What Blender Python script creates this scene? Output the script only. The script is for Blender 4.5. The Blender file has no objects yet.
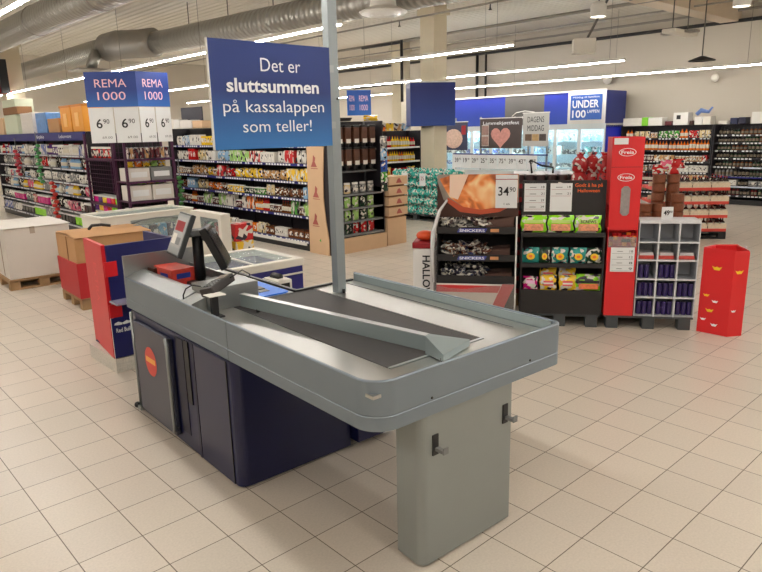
import bpy, bmesh, math, random
from mathutils import Vector, Matrix
C = bpy.context.scene.collection
PI = math.pi
rnd = random.Random(7)
sc = bpy.context.scene
sc.view_settings.view_transform = 'Standard'
sc.view_settings.look = 'None'
sc.view_settings.gamma = 1
sc.view_settings.exposure = 0.0

# ------------------------------------------------------------------ materials
def lin(c):
    return tuple(((v/255)/12.92 if v/255 <= .04045 else ((v/255+.055)/1.055)**2.4) for v in c)
MATS = {}
def mat(name, rgb=(200,200,200), rough=.5, metal=0., bump=0., bscale=60., var=0., vscale=8., emit=None, estr=1., spec=.5, coat=0.):
    if name in MATS: return MATS[name]
    m = bpy.data.materials.new(name); m.use_nodes = True; nt = m.node_tree; N = nt.nodes; Lk = nt.links
    b = N['Principled BSDF']
    col = (*lin(rgb), 1)
    b.inputs['Base Color'].default_value = col
    b.inputs['Roughness'].default_value = rough; b.inputs['Metallic'].default_value = metal
    b.inputs['Specular IOR Level'].default_value = spec
    b.inputs['Coat Weight'].default_value = coat
    tc = N.new('ShaderNodeTexCoord')
    nz = N.new('ShaderNodeTexNoise'); nz.inputs['Scale'].default_value = vscale; Lk.new(tc.outputs['Object'], nz.inputs['Vector'])
    v = var if var else .04
    mr = N.new('ShaderNodeMapRange'); mr.inputs['To Min'].default_value = 1-v; mr.inputs['To Max'].default_value = 1+v
    Lk.new(nz.outputs['Fac'], mr.inputs['Value'])
    hs = N.new('ShaderNodeHueSaturation'); hs.inputs['Color'].default_value = col
    Lk.new(mr.outputs['Result'], hs.inputs['Value']); Lk.new(hs.outputs['Color'], b.inputs['Base Color'])
    if bump:
        n2 = N.new('ShaderNodeTexNoise'); n2.inputs['Scale'].default_value = bscale; Lk.new(tc.outputs['Object'], n2.inputs['Vector'])
        bp = N.new('ShaderNodeBump'); bp.inputs['Strength'].default_value = bump; bp.inputs['Distance'].default_value = .01
        Lk.new(n2.outputs['Fac'], bp.inputs['Height']); Lk.new(bp.outputs['Normal'], b.inputs['Normal'])
    if emit:
        b.inputs['Emission Color'].default_value = (*lin(emit), 1); b.inputs['Emission Strength'].default_value = estr
    MATS[name] = m
    return m
def brushed(name, rgb, rough=.35, axis=(1,60,60), metal=.9):
    m = mat(name, rgb, rough, metal, var=.05, vscale=3); nt = m.node_tree; N = nt.nodes; Lk = nt.links
    tc = N.new('ShaderNodeTexCoord'); mp = N.new('ShaderNodeMapping'); mp.inputs['Scale'].default_value = axis
    nz = N.new('ShaderNodeTexNoise'); nz.inputs['Scale'].default_value = 6; nz.inputs['Detail'].default_value = 4
    Lk.new(tc.outputs['Object'], mp.inputs['Vector']); Lk.new(mp.outputs['Vector'], nz.inputs['Vector'])
    mr = N.new('ShaderNodeMapRange'); mr.inputs['To Min'].default_value = rough-.03; mr.inputs['To Max'].default_value = rough+.04
    Lk.new(nz.outputs['Fac'], mr.inputs['Value']); Lk.new(mr.outputs['Result'], N['Principled BSDF'].inputs['Roughness'])
    return m
def tinted(name, rough=.4, patch=.35, scale=30., stretch=(1,1,1), metal=0.):
    """printed packaging: the object's own colour with white and dark printed patches"""
    if name in MATS: return MATS[name]
    m = bpy.data.materials.new(name); m.use_nodes = True; nt = m.node_tree; N = nt.nodes; Lk = nt.links
    b = N['Principled BSDF']; b.inputs['Roughness'].default_value = rough; b.inputs['Metallic'].default_value = metal
    oi = N.new('ShaderNodeObjectInfo'); tc = N.new('ShaderNodeTexCoord')
    mp = N.new('ShaderNodeMapping'); mp.inputs['Scale'].default_value = stretch
    Lk.new(tc.outputs['Object'], mp.inputs['Vector'])
    ad = N.new('ShaderNodeVectorMath'); ad.operation = 'ADD'
    Lk.new(mp.outputs['Vector'], ad.inputs[0])
    cb = N.new('ShaderNodeCombineXYZ'); mm = N.new('ShaderNodeMath'); mm.operation = 'MULTIPLY'; mm.inputs[1].default_value = 9
    Lk.new(oi.outputs['Random'], mm.inputs[0]); Lk.new(mm.outputs[0], cb.inputs['X']); Lk.new(mm.outputs[0], cb.inputs['Z'])
    Lk.new(cb.outputs[0], ad.inputs[1])
    vo = N.new('ShaderNodeTexVoronoi'); vo.inputs['Scale'].default_value = scale; Lk.new(ad.outputs[0], vo.inputs['Vector'])
    sp = N.new('ShaderNodeSeparateColor'); Lk.new(vo.outputs['Color'], sp.inputs['Color'])
    g1 = N.new('ShaderNodeMath'); g1.operation = 'LESS_THAN'; g1.inputs[1].default_value = patch; Lk.new(sp.outputs['Red'], g1.inputs[0])
    g2 = N.new('ShaderNodeMath'); g2.operation = 'GREATER_THAN'; g2.inputs[1].default_value = 1-patch*.45; Lk.new(sp.outputs['Red'], g2.inputs[0])
    m1 = N.new('ShaderNodeMix'); m1.data_type = 'RGBA'; m1.inputs['B'].default_value = (.72,.68,.6,1)
    m2 = N.new('ShaderNodeMix'); m2.data_type = 'RGBA'; m2.inputs['B'].default_value = (.03,.02,.03,1)
    Lk.new(oi.outputs['Color'], m1.inputs['A']); Lk.new(g1.outputs[0], m1.inputs['Factor'])
    Lk.new(m1.outputs['Result'], m2.inputs['A']); Lk.new(g2.outputs[0], m2.inputs['Factor'])
    Lk.new(m2.outputs['Result'], b.inputs['Base Color'])
    MATS[name] = m
    return m
def plain_tint(name, rough=.4):
    if name in MATS: return MATS[name]
    m = bpy.data.materials.new(name); m.use_nodes = True; N = m.node_tree.nodes
    oi = N.new('ShaderNodeObjectInfo'); b = N['Principled BSDF']; b.inputs['Roughness'].default_value = rough
    m.node_tree.links.new(oi.outputs['Color'], b.inputs['Base Color']); MATS[name] = m
    return m
def glassy(name, tint=(220,235,235), refl=.12, op=.1):
    m = bpy.data.materials.new(name); m.use_nodes = True; nt = m.node_tree; N = nt.nodes; Lk = nt.links
    N.remove(N['Principled BSDF']); out = N['Material Output']
    tr = N.new('ShaderNodeBsdfTransparent'); tr.inputs['Color'].default_value = (*lin(tint),1)
    gl = N.new('ShaderNodeBsdfGlossy'); gl.inputs['Roughness'].default_value = .2
    df = N.new('ShaderNodeBsdfDiffuse'); df.inputs['Color'].default_value = (*lin(tint),1)
    a = N.new('ShaderNodeMixShader'); a.inputs[0].default_value = refl
    b = N.new('ShaderNodeMixShader'); b.inputs[0].default_value = op
    Lk.new(tr.outputs[0], a.inputs[1]); Lk.new(gl.outputs[0], a.inputs[2])
    Lk.new(a.outputs[0], b.inputs[1]); Lk.new(df.outputs[0], b.inputs[2]); Lk.new(b.outputs[0], out.inputs['Surface'])
    MATS[name] = m
    return m
def gradient(name, top, bot, z0, z1, rough=.5):
    """a printed colour gradient between two local heights"""
    m = mat(name, top, rough); nt = m.node_tree; N = nt.nodes; Lk = nt.links
    tc = N.new('ShaderNodeTexCoord'); sx = N.new('ShaderNodeSeparateXYZ'); Lk.new(tc.outputs['Object'], sx.inputs[0])
    mr = N.new('ShaderNodeMapRange'); mr.inputs['From Min'].default_value = z0; mr.inputs['From Max'].default_value = z1
    Lk.new(sx.outputs['Z'], mr.inputs['Value'])
    mx = N.new('ShaderNodeMix'); mx.data_type = 'RGBA'; mx.inputs['A'].default_value = (*lin(bot),1); mx.inputs['B'].default_value = (*lin(top),1)
    Lk.new(mr.outputs['Result'], mx.inputs['Factor']); Lk.new(mx.outputs['Result'], N['Principled BSDF'].inputs['Base Color'])
    return m

def tile_mat():
    m = bpy.data.materials.new('floor_tiles'); m.use_nodes = True; nt = m.node_tree; N = nt.nodes; Lk = nt.links
    b = N['Principled BSDF']
    tc = N.new('ShaderNodeTexCoord'); mp = N.new('ShaderNodeMapping')
    mp.inputs['Location'].default_value = (TILE_X, TILE_Y, 0)
    Lk.new(tc.outputs['Object'], mp.inputs['Vector'])
    br = N.new('ShaderNodeTexBrick'); br.offset = 0; br.squash = 1
    br.inputs['Scale'].default_value = 1; br.inputs['Brick Width'].default_value = .3; br.inputs['Row Height'].default_value = .3
    br.inputs['Mortar Size'].default_value = .0028; br.inputs['Mortar Smooth'].default_value = .3; br.inputs['Bias'].default_value = 0
    br.inputs['Color1'].default_value = (*lin((205,195,181)),1); br.inputs['Color2'].default_value = (*lin((211,200,185)),1)
    br.inputs['Mortar'].default_value = (*lin((98,84,70)),1)
    Lk.new(mp.outputs['Vector'], br.inputs['Vector'])
    nz = N.new('ShaderNodeTexNoise'); nz.inputs['Scale'].default_value = 90; nz.inputs['Detail'].default_value = 5; Lk.new(tc.outputs['Object'], nz.inputs['Vector'])
    n2 = N.new('ShaderNodeTexNoise'); n2.inputs['Scale'].default_value = .8; Lk.new(tc.outputs['Object'], n2.inputs['Vector'])
    mr = N.new('ShaderNodeMapRange'); mr.inputs['From Min'].default_value = .3; mr.inputs['From Max'].default_value = .7
    mr.inputs['To Min'].default_value = .92; mr.inputs['To Max'].default_value = 1.04; Lk.new(nz.outputs['Fac'], mr.inputs['Value'])
    m3 = N.new('ShaderNodeMapRange'); m3.inputs['To Min'].default_value = .93; m3.inputs['To Max'].default_value = 1.05; Lk.new(n2.outputs['Fac'], m3.inputs['Value'])
    mu = N.new('ShaderNodeMath'); mu.operation = 'MULTIPLY'; Lk.new(mr.outputs[0], mu.inputs[0]); Lk.new(m3.outputs[0], mu.inputs[1])
    hs = N.new('ShaderNodeHueSaturation'); Lk.new(br.outputs['Color'], hs.inputs['Color']); Lk.new(mu.outputs[0], hs.inputs['Value'])
    Lk.new(hs.outputs['Color'], b.inputs['Base Color'])
    b.inputs['Roughness'].default_value = .33
    bp = N.new('ShaderNodeBump'); bp.inputs['Strength'].default_value = .25; bp.inputs['Distance'].default_value = .003; bp.invert = True
    Lk.new(br.outputs['Fac'], bp.inputs['Height']); Lk.new(bp.outputs['Normal'], b.inputs['Normal'])
    MATS['floor_tiles'] = m
    return m

# ------------------------------------------------------------------ mesh builder
class MB:
    def __init__(s): s.v=[]; s.f=[]; s.m=[]; s.mats=[]; s.sm=[]
    def mi(s, m):
        if m not in s.mats: s.mats.append(m)
        return s.mats.index(m)
    def add(s, vs, fs, m, smooth=False):
        o=len(s.v); s.v += [tuple(v) for v in vs]; k=s.mi(m)
        for f in fs: s.f.append([i+o for i in f]); s.m.append(k); s.sm.append(smooth)
        return s
    def box(s, x0,y0,z0,x1,y1,z1, m, b=0.):
        if b<=0:
            vs=[(x,y,z) for z in (z0,z1) for y in (y0,y1) for x in (x0,x1)]
            return s.add(vs, [(0,2,3,1),(4,5,7,6),(0,1,5,4),(2,6,7,3),(0,4,6,2),(1,3,7,5)], m)
        b=min(b,(x1-x0)*.45,(y1-y0)*.45,(z1-z0)*.45)
        bm=bmesh.new(); bmesh.ops.create_cube(bm,size=1)
        for v in bm.verts: v.co=((x0+x1)/2+v.co.x*(x1-x0),(y0+y1)/2+v.co.y*(y1-y0),(z0+z1)/2+v.co.z*(z1-z0))
        bmesh.ops.bevel(bm,geom=bm.edges[:],offset=b,segments=2,affect='EDGES',profile=.6)
        bm.verts.index_update(); s.add([v.co for v in bm.verts],[[v.index for v in f.verts] for f in bm.faces],m); bm.free()
        return s
    def prism(s, pts, z0, z1, m):          # polygon in xy, ccw
        n=len(pts); vs=[(x,y,z0) for x,y in pts]+[(x,y,z1) for x,y in pts]
        fs=[list(range(n))[::-1], list(range(n,2*n))]+[(i,(i+1)%n,n+(i+1)%n,n+i) for i in range(n)]
        return s.add(vs,fs,m)
    def xprism(s, pts, y0, y1, m):         # polygon in xz, extruded along y
        n=len(pts); vs=[(x,y0,z) for x,z in pts]+[(x,y1,z) for x,z in pts]
        fs=[list(range(n)), list(range(n,2*n))[::-1]]+[(i,n+i,n+(i+1)%n,(i+1)%n) for i in range(n)]
        return s.add(vs,fs,m)
    def quad(s, a,b,c,d,m): return s.add([a,b,c,d],[(0,1,2,3)],m)
    def tube(s, pts, r, m, n=8, cap=True):
        pts=[Vector(p) for p in pts]; rings=[]; rr = r if isinstance(r,(list,tuple)) else [r]*len(pts)
        up=None
        for i,p in enumerate(pts):
            d=(pts[min(i+1,len(pts)-1)]-pts[max(i-1,0)]).normalized()
            if up is None:
                up=Vector((0,0,1)) if abs(d.z)<.9 else Vector((1,0,0))
            a=d.cross(up).normalized(); b=a.cross(d).normalized(); up=b
            rings.append([p+(a*math.cos(2*PI*k/n)+b*math.sin(2*PI*k/n))*rr[i] for k in range(n)])
        vs=[v for ring in rings for v in ring]; fs=[]
        for i in range(len(pts)-1):
            for k in range(n): fs.append((i*n+k,i*n+(k+1)%n,(i+1)*n+(k+1)%n,(i+1)*n+k))
        if cap: fs.append(list(range(n))); fs.append([len(vs)-n+k for k in range(n)][::-1])
        return s.add(vs,fs,m,True)
    def lathe(s, prof, m, n=12, c=(0,0,0), ms=None):   # prof [(r,z)...]
        for j in range(len(prof)-1):
            (r0,z0),(r1,z1)=prof[j],prof[j+1]; mm = ms[j] if ms else m
            vs=[(c[0]+r0*math.cos(2*PI*k/n),c[1]+r0*math.sin(2*PI*k/n),c[2]+z0) for k in range(n)]+[(c[0]+r1*math.cos(2*PI*k/n),c[1]+r1*math.sin(2*PI*k/n),c[2]+z1) for k in range(n)]
            s.add(vs,[(k,(k+1)%n,n+(k+1)%n,n+k) for k in range(n)],mm,True)
        return s
    def ball(s, c, r, m, nu=10, nv=6, sx=1, sy=1, sz=1):
        vs=[(c[0],c[1],c[2]-r*sz)]; 
        for j in range(1,nv):
            t=-PI/2+PI*j/nv
            for k in range(nu): vs.append((c[0]+r*sx*math.cos(t)*math.cos(2*PI*k/nu),c[1]+r*sy*math.cos(t)*math.sin(2*PI*k/nu),c[2]+r*sz*math.sin(t)))
        vs.append((c[0],c[1],c[2]+r*sz)); L=len(vs)-1; fs=[]
        for k in range(nu): fs.append((0,1+(k+1)%nu,1+k)); fs.append((L,L-nu+k,L-nu+(k+1)%nu))
        for j in range(nv-2):
            for k in range(nu): a=1+j*nu; fs.append((a+k,a+(k+1)%nu,a+nu+(k+1)%nu,a+nu+k))
        return s.add(vs,fs,m,True)
    def mesh(s, name):
        me=bpy.data.meshes.new(name); me.from_pydata(s.v,[],s.f)
        for mm in s.mats: me.materials.append(mm)
        me.polygons.foreach_set('material_index',s.m); me.polygons.foreach_set('use_smooth',s.sm); me.update()
        bm=bmesh.new(); bm.from_mesh(me); bmesh.ops.recalc_face_normals(bm,faces=bm.faces); bm.to_mesh(me); bm.free()
        return me
    def build(s, name, parent=None, loc=(0,0,0), rz=0, label=None):
        o=bpy.data.objects.new(name,s.mesh(name)); C.objects.link(o); o.location=loc; o.rotation_euler=(0,0,rz)
        if parent: o.parent=parent
        if label: o['label']=label
        return o
LABELS=set()
def tag(o, label, cat, group=None, kind=None):
    o['label']=label; o['category']=cat
    if group: o['group']=group
    if kind: o['kind']=kind
    return o
def thing(name, label, cat, loc=(0,0,0), rz=0, group=None):
    o=bpy.data.objects.new(name,None); C.objects.link(o); o.location=loc; o.rotation_euler=(0,0,rz); o.empty_display_size=.1
    return tag(o,label,cat,group)
def struct(o): o['kind']='structure'; return o
def dup(root, loc, rz=None, label=None, group=None):
    r=root.copy(); C.objects.link(r); r.location=loc
    if rz is not None: r.rotation_euler=(0,0,rz)
    if label: r['label']=label
    if group: r['group']=group
    for ch in list(root.children):
        c=ch.copy(); C.objects.link(c); c.parent=r
        for g in list(ch.children):
            d=g.copy(); C.objects.link(d); d.parent=c
    return r
TXT={}
def text_mesh(s, m, bold=0.):
    key=(s,m.name,bold)
    if key in TXT: return TXT[key]
    cu=bpy.data.curves.new('lettering','FONT'); cu.body=s; cu.size=1; cu.offset=bold; cu.resolution_u=3; cu.align_x='CENTER'
    cu.extrude=.01
    o=bpy.data.objects.new('lettering',cu); C.objects.link(o)
    dg=bpy.context.evaluated_depsgraph_get(); me=bpy.data.meshes.new_from_object(o.evaluated_get(dg))
    bpy.data.objects.remove(o)
    xs=[v.co.x for v in me.vertices]; ys=[v.co.y for v in me.vertices]
    cx=(min(xs)+max(xs))/2
    for v in me.vertices: v.co.x-=cx
    me.materials.clear(); me.materials.append(m); me.name='lettering'
    TXT[key]=(me,max(xs)-min(xs),max(ys)); return TXT[key]
def text(s, m, parent, x, z, w=None, h=.05, y=-.002, bold=0., rot=(PI/2,0,0), loc=None, name='lettering'):
    """lettering standing on the front (-y) of its parent: centre x, baseline z, width w, cap height h"""
    me,W,Hh=text_mesh(s,m,bold); sx = (w/W) if w else h/.72
    o=bpy.data.objects.new(name,me); C.objects.link(o); o.parent=parent
    o.location = loc if loc else (x,y,z); o.rotation_euler=rot; o.scale=(sx,h/.72,.03)
    return o

# ------------------------------------------------------------------ camera (photographer at the origin, eye 1.90 m up)
F_PX=651.59; PITCH=math.radians(13.446); ROLL=math.radians(1.2965); YAW=math.radians(42.385); CAM_H=1.9025
TILE_T=.3
def cam_setup():
    cd=bpy.data.cameras.new('camera'); cam=bpy.data.objects.new('camera',cd); C.objects.link(cam)
    cd.sensor_width=36; cd.lens=F_PX*36/762; cd.clip_start=.05; cd.clip_end=200
    cp,sp=math.cos(PITCH),math.sin(PITCH); fw=Vector((0,cp,-sp)); r=Vector((1,0,0)); d=fw.cross(r)
    cr,sr=math.cos(ROLL),math.sin(ROLL); r2=cr*r+sr*d; d2=-sr*r+cr*d
    cy,sy=math.cos(YAW),math.sin(YAW)
    def G(v): return Vector((v.x*cy+v.y*sy, -v.x*sy+v.y*cy, v.z))
    R,U,B=G(r2),G(-d2),G(-fw)
    cam.matrix_world=Matrix(((R.x,U.x,B.x,0),(R.y,U.y,B.y,0),(R.z,U.z,B.z,CAM_H),(0,0,0,1)))
    sc.camera=cam
cam_setup()
TILE_X=.18022; TILE_Y=.11223


# common materials
steel=brushed('brushed_steel',(158,162,162),.36,(60,60,1),.88)
steel_h=brushed('brushed_steel_top',(188,188,184),.30,(60,1,60),.92)
rim_m=brushed('rim_aluminium',(138,150,160),.46,(60,1,60),.85)
rim_e=brushed('rim_edge',(190,196,196),.3,(60,1,60),.8)
rail_m=mat('rail_aluminium',(158,172,174),.38,.55,var=.03)
leg_m=mat('leg_lacquer',(146,151,148),.45,.35,var=.03)
navy=mat('navy_laminate',(20,24,64),.3,var=.06)
navy_d=mat('navy_dark',(22,22,48),.4)
black=mat('black_plastic',(22,22,24),.38)
blackm=mat('matt_black',(26,25,26),.65)
belt_m=mat('rubber_belt',(62,60,60),.62,bump=.15,bscale=400,var=.06,vscale=30)
white=mat('white_plastic',(222,220,214),.4)
offw=mat('off_white_card',(225,221,210),.7)
red=mat('red_card',(206,34,36),.5)
redd=mat('dark_red',(150,24,32),.5)
blue=mat('sign_blue',(32,54,142),.45)
blueb=mat('shelf_blue',(28,30,110),.5)
grey=mat('grey_plastic',(120,122,122),.5)
ink=mat('black_ink',(24,24,28),.6)
inkw=mat('white_ink',(236,238,240),.5)
kraft=mat('kraft_card',(186,142,96),.75,bump=.1,bscale=30,var=.05)
kraftd=mat('dark_kraft',(140,100,66),.8)
kraftp=mat('pale_kraft',(212,178,142),.75)
wood=mat('pallet_wood',(168,136,98),.8,bump=.3,bscale=40,var=.15,vscale=14)
woodd=mat('dark_pallet_wood',(96,72,52),.85,var=.15)
pal_p=mat('grey_pallet',(64,68,70),.6)
whitecard=mat('white_card',(216,210,202),.65,bump=.05,bscale=20,var=.03)
gondm=mat('gondola_dark',(38,34,40),.5)
purple=mat('rack_purple',(70,26,60),.45)
yellow=mat('yellow',(240,196,30),.5)
orange=mat('orange',(236,120,30),.5)
green=mat('green',(70,170,60),.5)
teal=mat('teal',(40,150,140),.45)
brown=mat('chocolate_brown',(66,38,28),.45)
prn=tinted('printed_pack',.4,.26,26)
prn2=tinted('printed_foil',.25,.26,34,(1,1,2.2))
prn_l=tinted('label_print',.5,.15,40)
lab=mat('paper_label',(214,206,186),.6,var=.25,vscale=90)
bodyt=plain_tint('tinted_body',.22)
labd=mat('dim_label',(120,108,90),.6,var=.5,vscale=60)
tagm=mat('price_tag',(226,228,228),.5)
gl=glassy('clear_glass',(240,246,246),.08,.10)
film=glassy('stretch_film',(235,232,232),.14,.10)
floor_m=tile_mat()
wall_m=mat('wall_paint',(192,184,170),.85,bump=.05,bscale=15,var=.03,vscale=.6)
led=mat('led_strip',(255,250,240),.5,emit=(255,250,244),estr=84)
fr_led=mat('fridge_led',(240,252,255),.5,emit=(214,242,255),estr=26)

# ------------------------------------------------------------------ the hall
def hall():
    X0,X1,Y0,Y1,Zc=-6,17.25,-6,25,4.6
    struct(MB().box(X0,Y0,-.1,X1,Y1,0,floor_m).build('floor'))
    cm=mat('ceiling_deck',(222,216,204),.85,var=.05,vscale=.5); nt=cm.node_tree; N=nt.nodes; Lk=nt.links
    tc=N.new('ShaderNodeTexCoord'); wv=N.new('ShaderNodeTexWave'); wv.bands_direction='X'; wv.inputs['Scale'].default_value=1.6
    Lk.new(tc.outputs['Object'],wv.inputs['Vector']); bp=N.new('ShaderNodeBump'); bp.inputs['Distance'].default_value=.06; bp.inputs['Strength'].default_value=.6
    Lk.new(wv.outputs['Fac'],bp.inputs['Height']); Lk.new(bp.outputs['Normal'],N['Principled BSDF'].inputs['Normal'])
    struct(MB().box(X0,Y0,Zc,X1,Y1,Zc+.1,cm).build('ceiling'))
    struct(MB().box(X1,Y0,0,X1+.1,Y1,Zc,wall_m).build('wall_back'))
    struct(MB().box(X0,Y1,0,X1,Y1+.1,Zc,wall_m).build('wall_left'))
    struct(MB().box(X0,Y0-.1,0,X1,Y0,Zc,wall_m).build('wall_right'))
    struct(MB().box(X0-.1,Y0,0,X0,Y1,Zc,wall_m).build('wall_front'))
    # roof beams running along the hall's depth, tight under the deck
    pm=mat('beam_paint',(214,198,176),.8)
    for i,y in enumerate((6.4,-1.5)):
        struct(MB().box(X0+.02,y-.2,Zc-.42,X1-.02,y+.2,Zc-.001,pm).build('trim_%d'%(i+1)))
hall()
def leds():
    ends={1.87:(-5.,24),5.0:(6.05,24),8.3:(6.1,24),12.1:(6.35,24),15.6:(5.1,24)}
    names={1.87:'nearest the photographer above the big duct',5.0:'passing above the blue queue sign',8.3:'third row counted from the checkout',12.1:'fourth row over the freezers',15.6:'farthest row beside the back wall'}
    hous=mat('led_housing',(224,220,210),.5); wire=mat('lamp_wire',(120,116,108),.5,.5)
    for x,(a,b) in ends.items():
        z=3.05
        t=thing('ceiling_light','long continuous LED strip light hung from the ceiling, '+names[x],'ceiling light',(x,a,z),0,'rows of LED strip lights')
        L=b-a
        MB().box(-.022,0,.03,.022,L,.075,hous).build('housing',t)
        MB().box(-.015,.01,.014,.015,L-.01,.03,led).build('diffuser',t)
        h=MB()
        for k in range(int(L/3)+1): h.tube([(0,.3+k*3,.07),(0,.3+k*3,1.55)],.004,wire,4)
        h.build('suspension_wires',t)
    # unseen rows added to light the open floor right of the photographer
    for i,x in enumerate((5.0,8.3,12.1,15.6)):
        t=thing('ceiling_light','LED strip light over the open floor, '+('nearest the photographer','nearer the checkout','in the middle','by the back wall')[i]+', outside the picture','ceiling light',(x,-5,3.05),0,'rows of LED strip lights')
        MB().box(-.022,0,.03,.022,7,.075,hous).build('housing',t)
        MB().box(-.015,.01,.014,.015,6.99,.03,led).build('diffuser',t)
    t=thing('ceiling_light','LED strip light behind the photographer','ceiling light',(-1.6,-5,3.05),0,'rows of LED strip lights')  # one more strip out of view, added for its light
    MB().box(-.022,0,.03,.022,20,.075,hous).build('housing',t); MB().box(-.015,.01,.014,.015,19.99,.03,led).build('diffuser',t)
leds()
w=bpy.data.worlds.new('world'); sc.world=w; w.use_nodes=True
w.node_tree.nodes['Background'].inputs[0].default_value=(1,.97,.93,1); w.node_tree.nodes['Background'].inputs[1].default_value=.3

def ceiling_stuff():
    dm=brushed('duct_metal',(160,158,150),.4,(1,1,1),.7)
    nt=dm.node_tree; N=nt.nodes; Lk=nt.links; tc=N.new('ShaderNodeTexCoord'); wv=N.new('ShaderNodeTexWave'); wv.bands_direction='Y'; wv.inputs['Scale'].default_value=2.4; wv.inputs['Distortion'].default_value=.3
    Lk.new(tc.outputs['Object'],wv.inputs['Vector']); bp=N.new('ShaderNodeBump'); bp.inputs['Distance'].default_value=.03; bp.inputs['Strength'].default_value=.7
    Lk.new(wv.outputs['Fac'],bp.inputs['Height']); Lk.new(bp.outputs['Normal'],N['Principled BSDF'].inputs['Normal'])
    rod=mat('hanger_rod',(90,86,80),.5,.6); pip=mat('black_pipe',(30,30,32),.4); pipg=mat('cable_tray',(150,146,138),.5,.5)
    # big duct upper left
    t=thing('ventilation_duct','thick spiral ventilation duct in the top left corner','duct',(3.86,4,3.9))
    MB().tube([(0,0,0),(0,12.5,0)],.25,dm,20).build('duct_pipe',t)
    for y in (3,6,9,12): MB().tube([(0,y-.03,0),(0,y+.03,0)],.262,pipg,20).build('collar',t)
    MB().tube([(0,2,.24),(0,2,.7)],.01,rod,5).tube([(0,8,.24),(0,8,.7)],.01,rod,5).build('hanger_rods',t)
    t=thing('ventilation_duct','long spiral duct with an elbow running above the blue queue sign','duct',(6.2,15,3.9))
    MB().tube([(0,.6,0),(0,8,0)],.24,dm,20).build('duct_pipe',t)
    MB().tube([(0,1.0,0),(.08,.5,.02),(.5,.25,.04),(.66,-.1,.05)],.31,pipg,20).build('elbow',t)
    MB().tube([(.66,.0,.03),(1.62,-10.5,.0)],.24,dm,20).build('duct_pipe',t)
    h=MB()
    for k in range(6): h.tube([(.80+k*.127,-1.5-k*1.4,.22),(.80+k*.127,-1.5-k*1.4,.7)],.01,rod,5)
    h.build('hanger_rods',t)
    t=thing('exhaust_vent','flat white air vent hanging below the ducts at left','vent',(5.75,16.0,3.35))
    MB().box(-.38,-.38,.0,.38,.38,.05,pipg,.02).build('vent_plate',t); MB().tube([(0,0,.05),(.2,0,.45)],.12,dm,12).build('neck',t)
    # round diffuser near the top centre
    t=thing('air_diffuser','round white ceiling air diffuser left of the beige column','vent',(7.04,7.53,3.55))
    MB().lathe([(.02,.0),(.16,.02),(.2,.0),(.33,.02),(.36,.05),(.2,.12),(.17,.3)],white,24).build('bell',t)
    MB().tube([(0,0,.25),(0,0,1.05)],.17,dm,16).build('neck',t)
    # pipes on the back wall and below the roof
    def pipe(label, pts, r, m, cat='pipe', name='pipe'):
        return tag(MB().tube(pts,r,m,6).build(name),label,cat)
    pipe('black pipe running along the top of the back wall',[(17.1,2,4.2),(17.1,23,4.16)],.045,pip)
    pipe('thin pale conduit above the black pipe on the back wall',[(17.0,1,4.42),(17.0,23,4.38)],.03,pipg)
    pipe('dark vertical pipe dropping down the back wall behind the blue freezer fascia',[(17.1,13.95,4.15),(17.1,13.95,2.8)],.05,pip)
    pipe('second dark vertical pipe dropping beside its twin on the back wall',[(17.1,13.6,4.15),(17.1,13.6,2.8)],.04,pip)
    pipe('sprinkler pipe just left of the beige column',[(12.2,12.4,4.1),(12.2,12.4,2.6)],.04,pip)
    pipe('black sprinkler branch running left from the beige column',[(12.2,12.4,4.05),(12.2,13.9,4.05)],.04,pip)
    pipe('short black pipe crossing behind the narrow pale column',[(14.5,14.5,3.3),(14.5,17.,3.25)],.04,pip)
    pipe('thin grey pipe under the roof across the picture centre',[(9.4,1,3.95),(9.4,22,3.95)],.018,pipg)
    pipe('thin grey pipe under the roof nearer the camera',[(7.3,3,4.0),(7.3,22,4.0)],.015,rod)
    pipe('thin pale cable tray under the roof at right',[(12.9,0,4.2),(12.9,22,4.2)],.035,pipg,'cable tray','cable_tray')
    pipe('grey conduit under the roof between the two farthest light rows',[(14.6,0,4.25),(14.6,22,4.25)],.02,pipg)
    for i,(x,y,l) in enumerate(((9.4,5.2,'over the wide blue box sign'),(9.4,7.4,'above the upper light row'),(9.4,9.6,'near the beige column'),(7.3,7.7,'near the round air diffuser'))):
        tag(MB().tube([(x,y,3.95),(x,y,3.86)],.012,rod,5).lathe([(.0,0),(.03,.0),(.03,.01),(.01,.03)],rod,8,(x,y,3.84)).build('sprinkler_head'),'small sprinkler head under the thin roof pipe '+l,'sprinkler','sprinkler heads')
    # round spots and hanging gear at the top right
    def spot(label,x,y,z,r=.09,rod_len=.5,tilt=0):
        t=thing('spot_light',label,'spotlight',(x,y,z))
        MB().lathe([(r,0),(r,.16),(r*.6,.2),(.0,.2)],white,14).build('housing',t)
        MB().lathe([(.0,.01),(r*.9,.01)],mat('spot_lens',(255,250,240),.4,emit=(255,244,225),estr=6),14).build('lens',t)
        MB().tube([(0,0,.2),(0,0,.2+rod_len)],.008,rod,5).build('hanger',t)
    spot('white round spotlight at the top edge right of centre',8.9,5.1,3.38,.11,1.0)
    spot('small white lamp in the top right corner',9.75,3.52,3.38,.11,1.0)
    t=thing('projector','white box projector hung from the roof beam left of the round spotlight','projector',(10.4,6.2,3.2),-.9)
    MB().box(-.18,-.14,-.12,.18,.14,.12,offw,.02).build('case',t); MB().tube([(.05,0,.12),(.4,.1,.8),(.42,.1,1.39)],.02,rod,6).build('bracket',t)
    t=thing('pendant_lamp','shallow dark pendant hanging in front of the right end of the back wall','lamp',(13.75,5.6,3.08))
    MB().lathe([(.0,.1),(.05,.09),(.24,0.02),(.25,.0),(.0,.0)],blackm,16).build('shade',t); MB().tube([(0,0,.1),(0,0,1.52)],.012,rod,6).build('cord',t)
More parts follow.
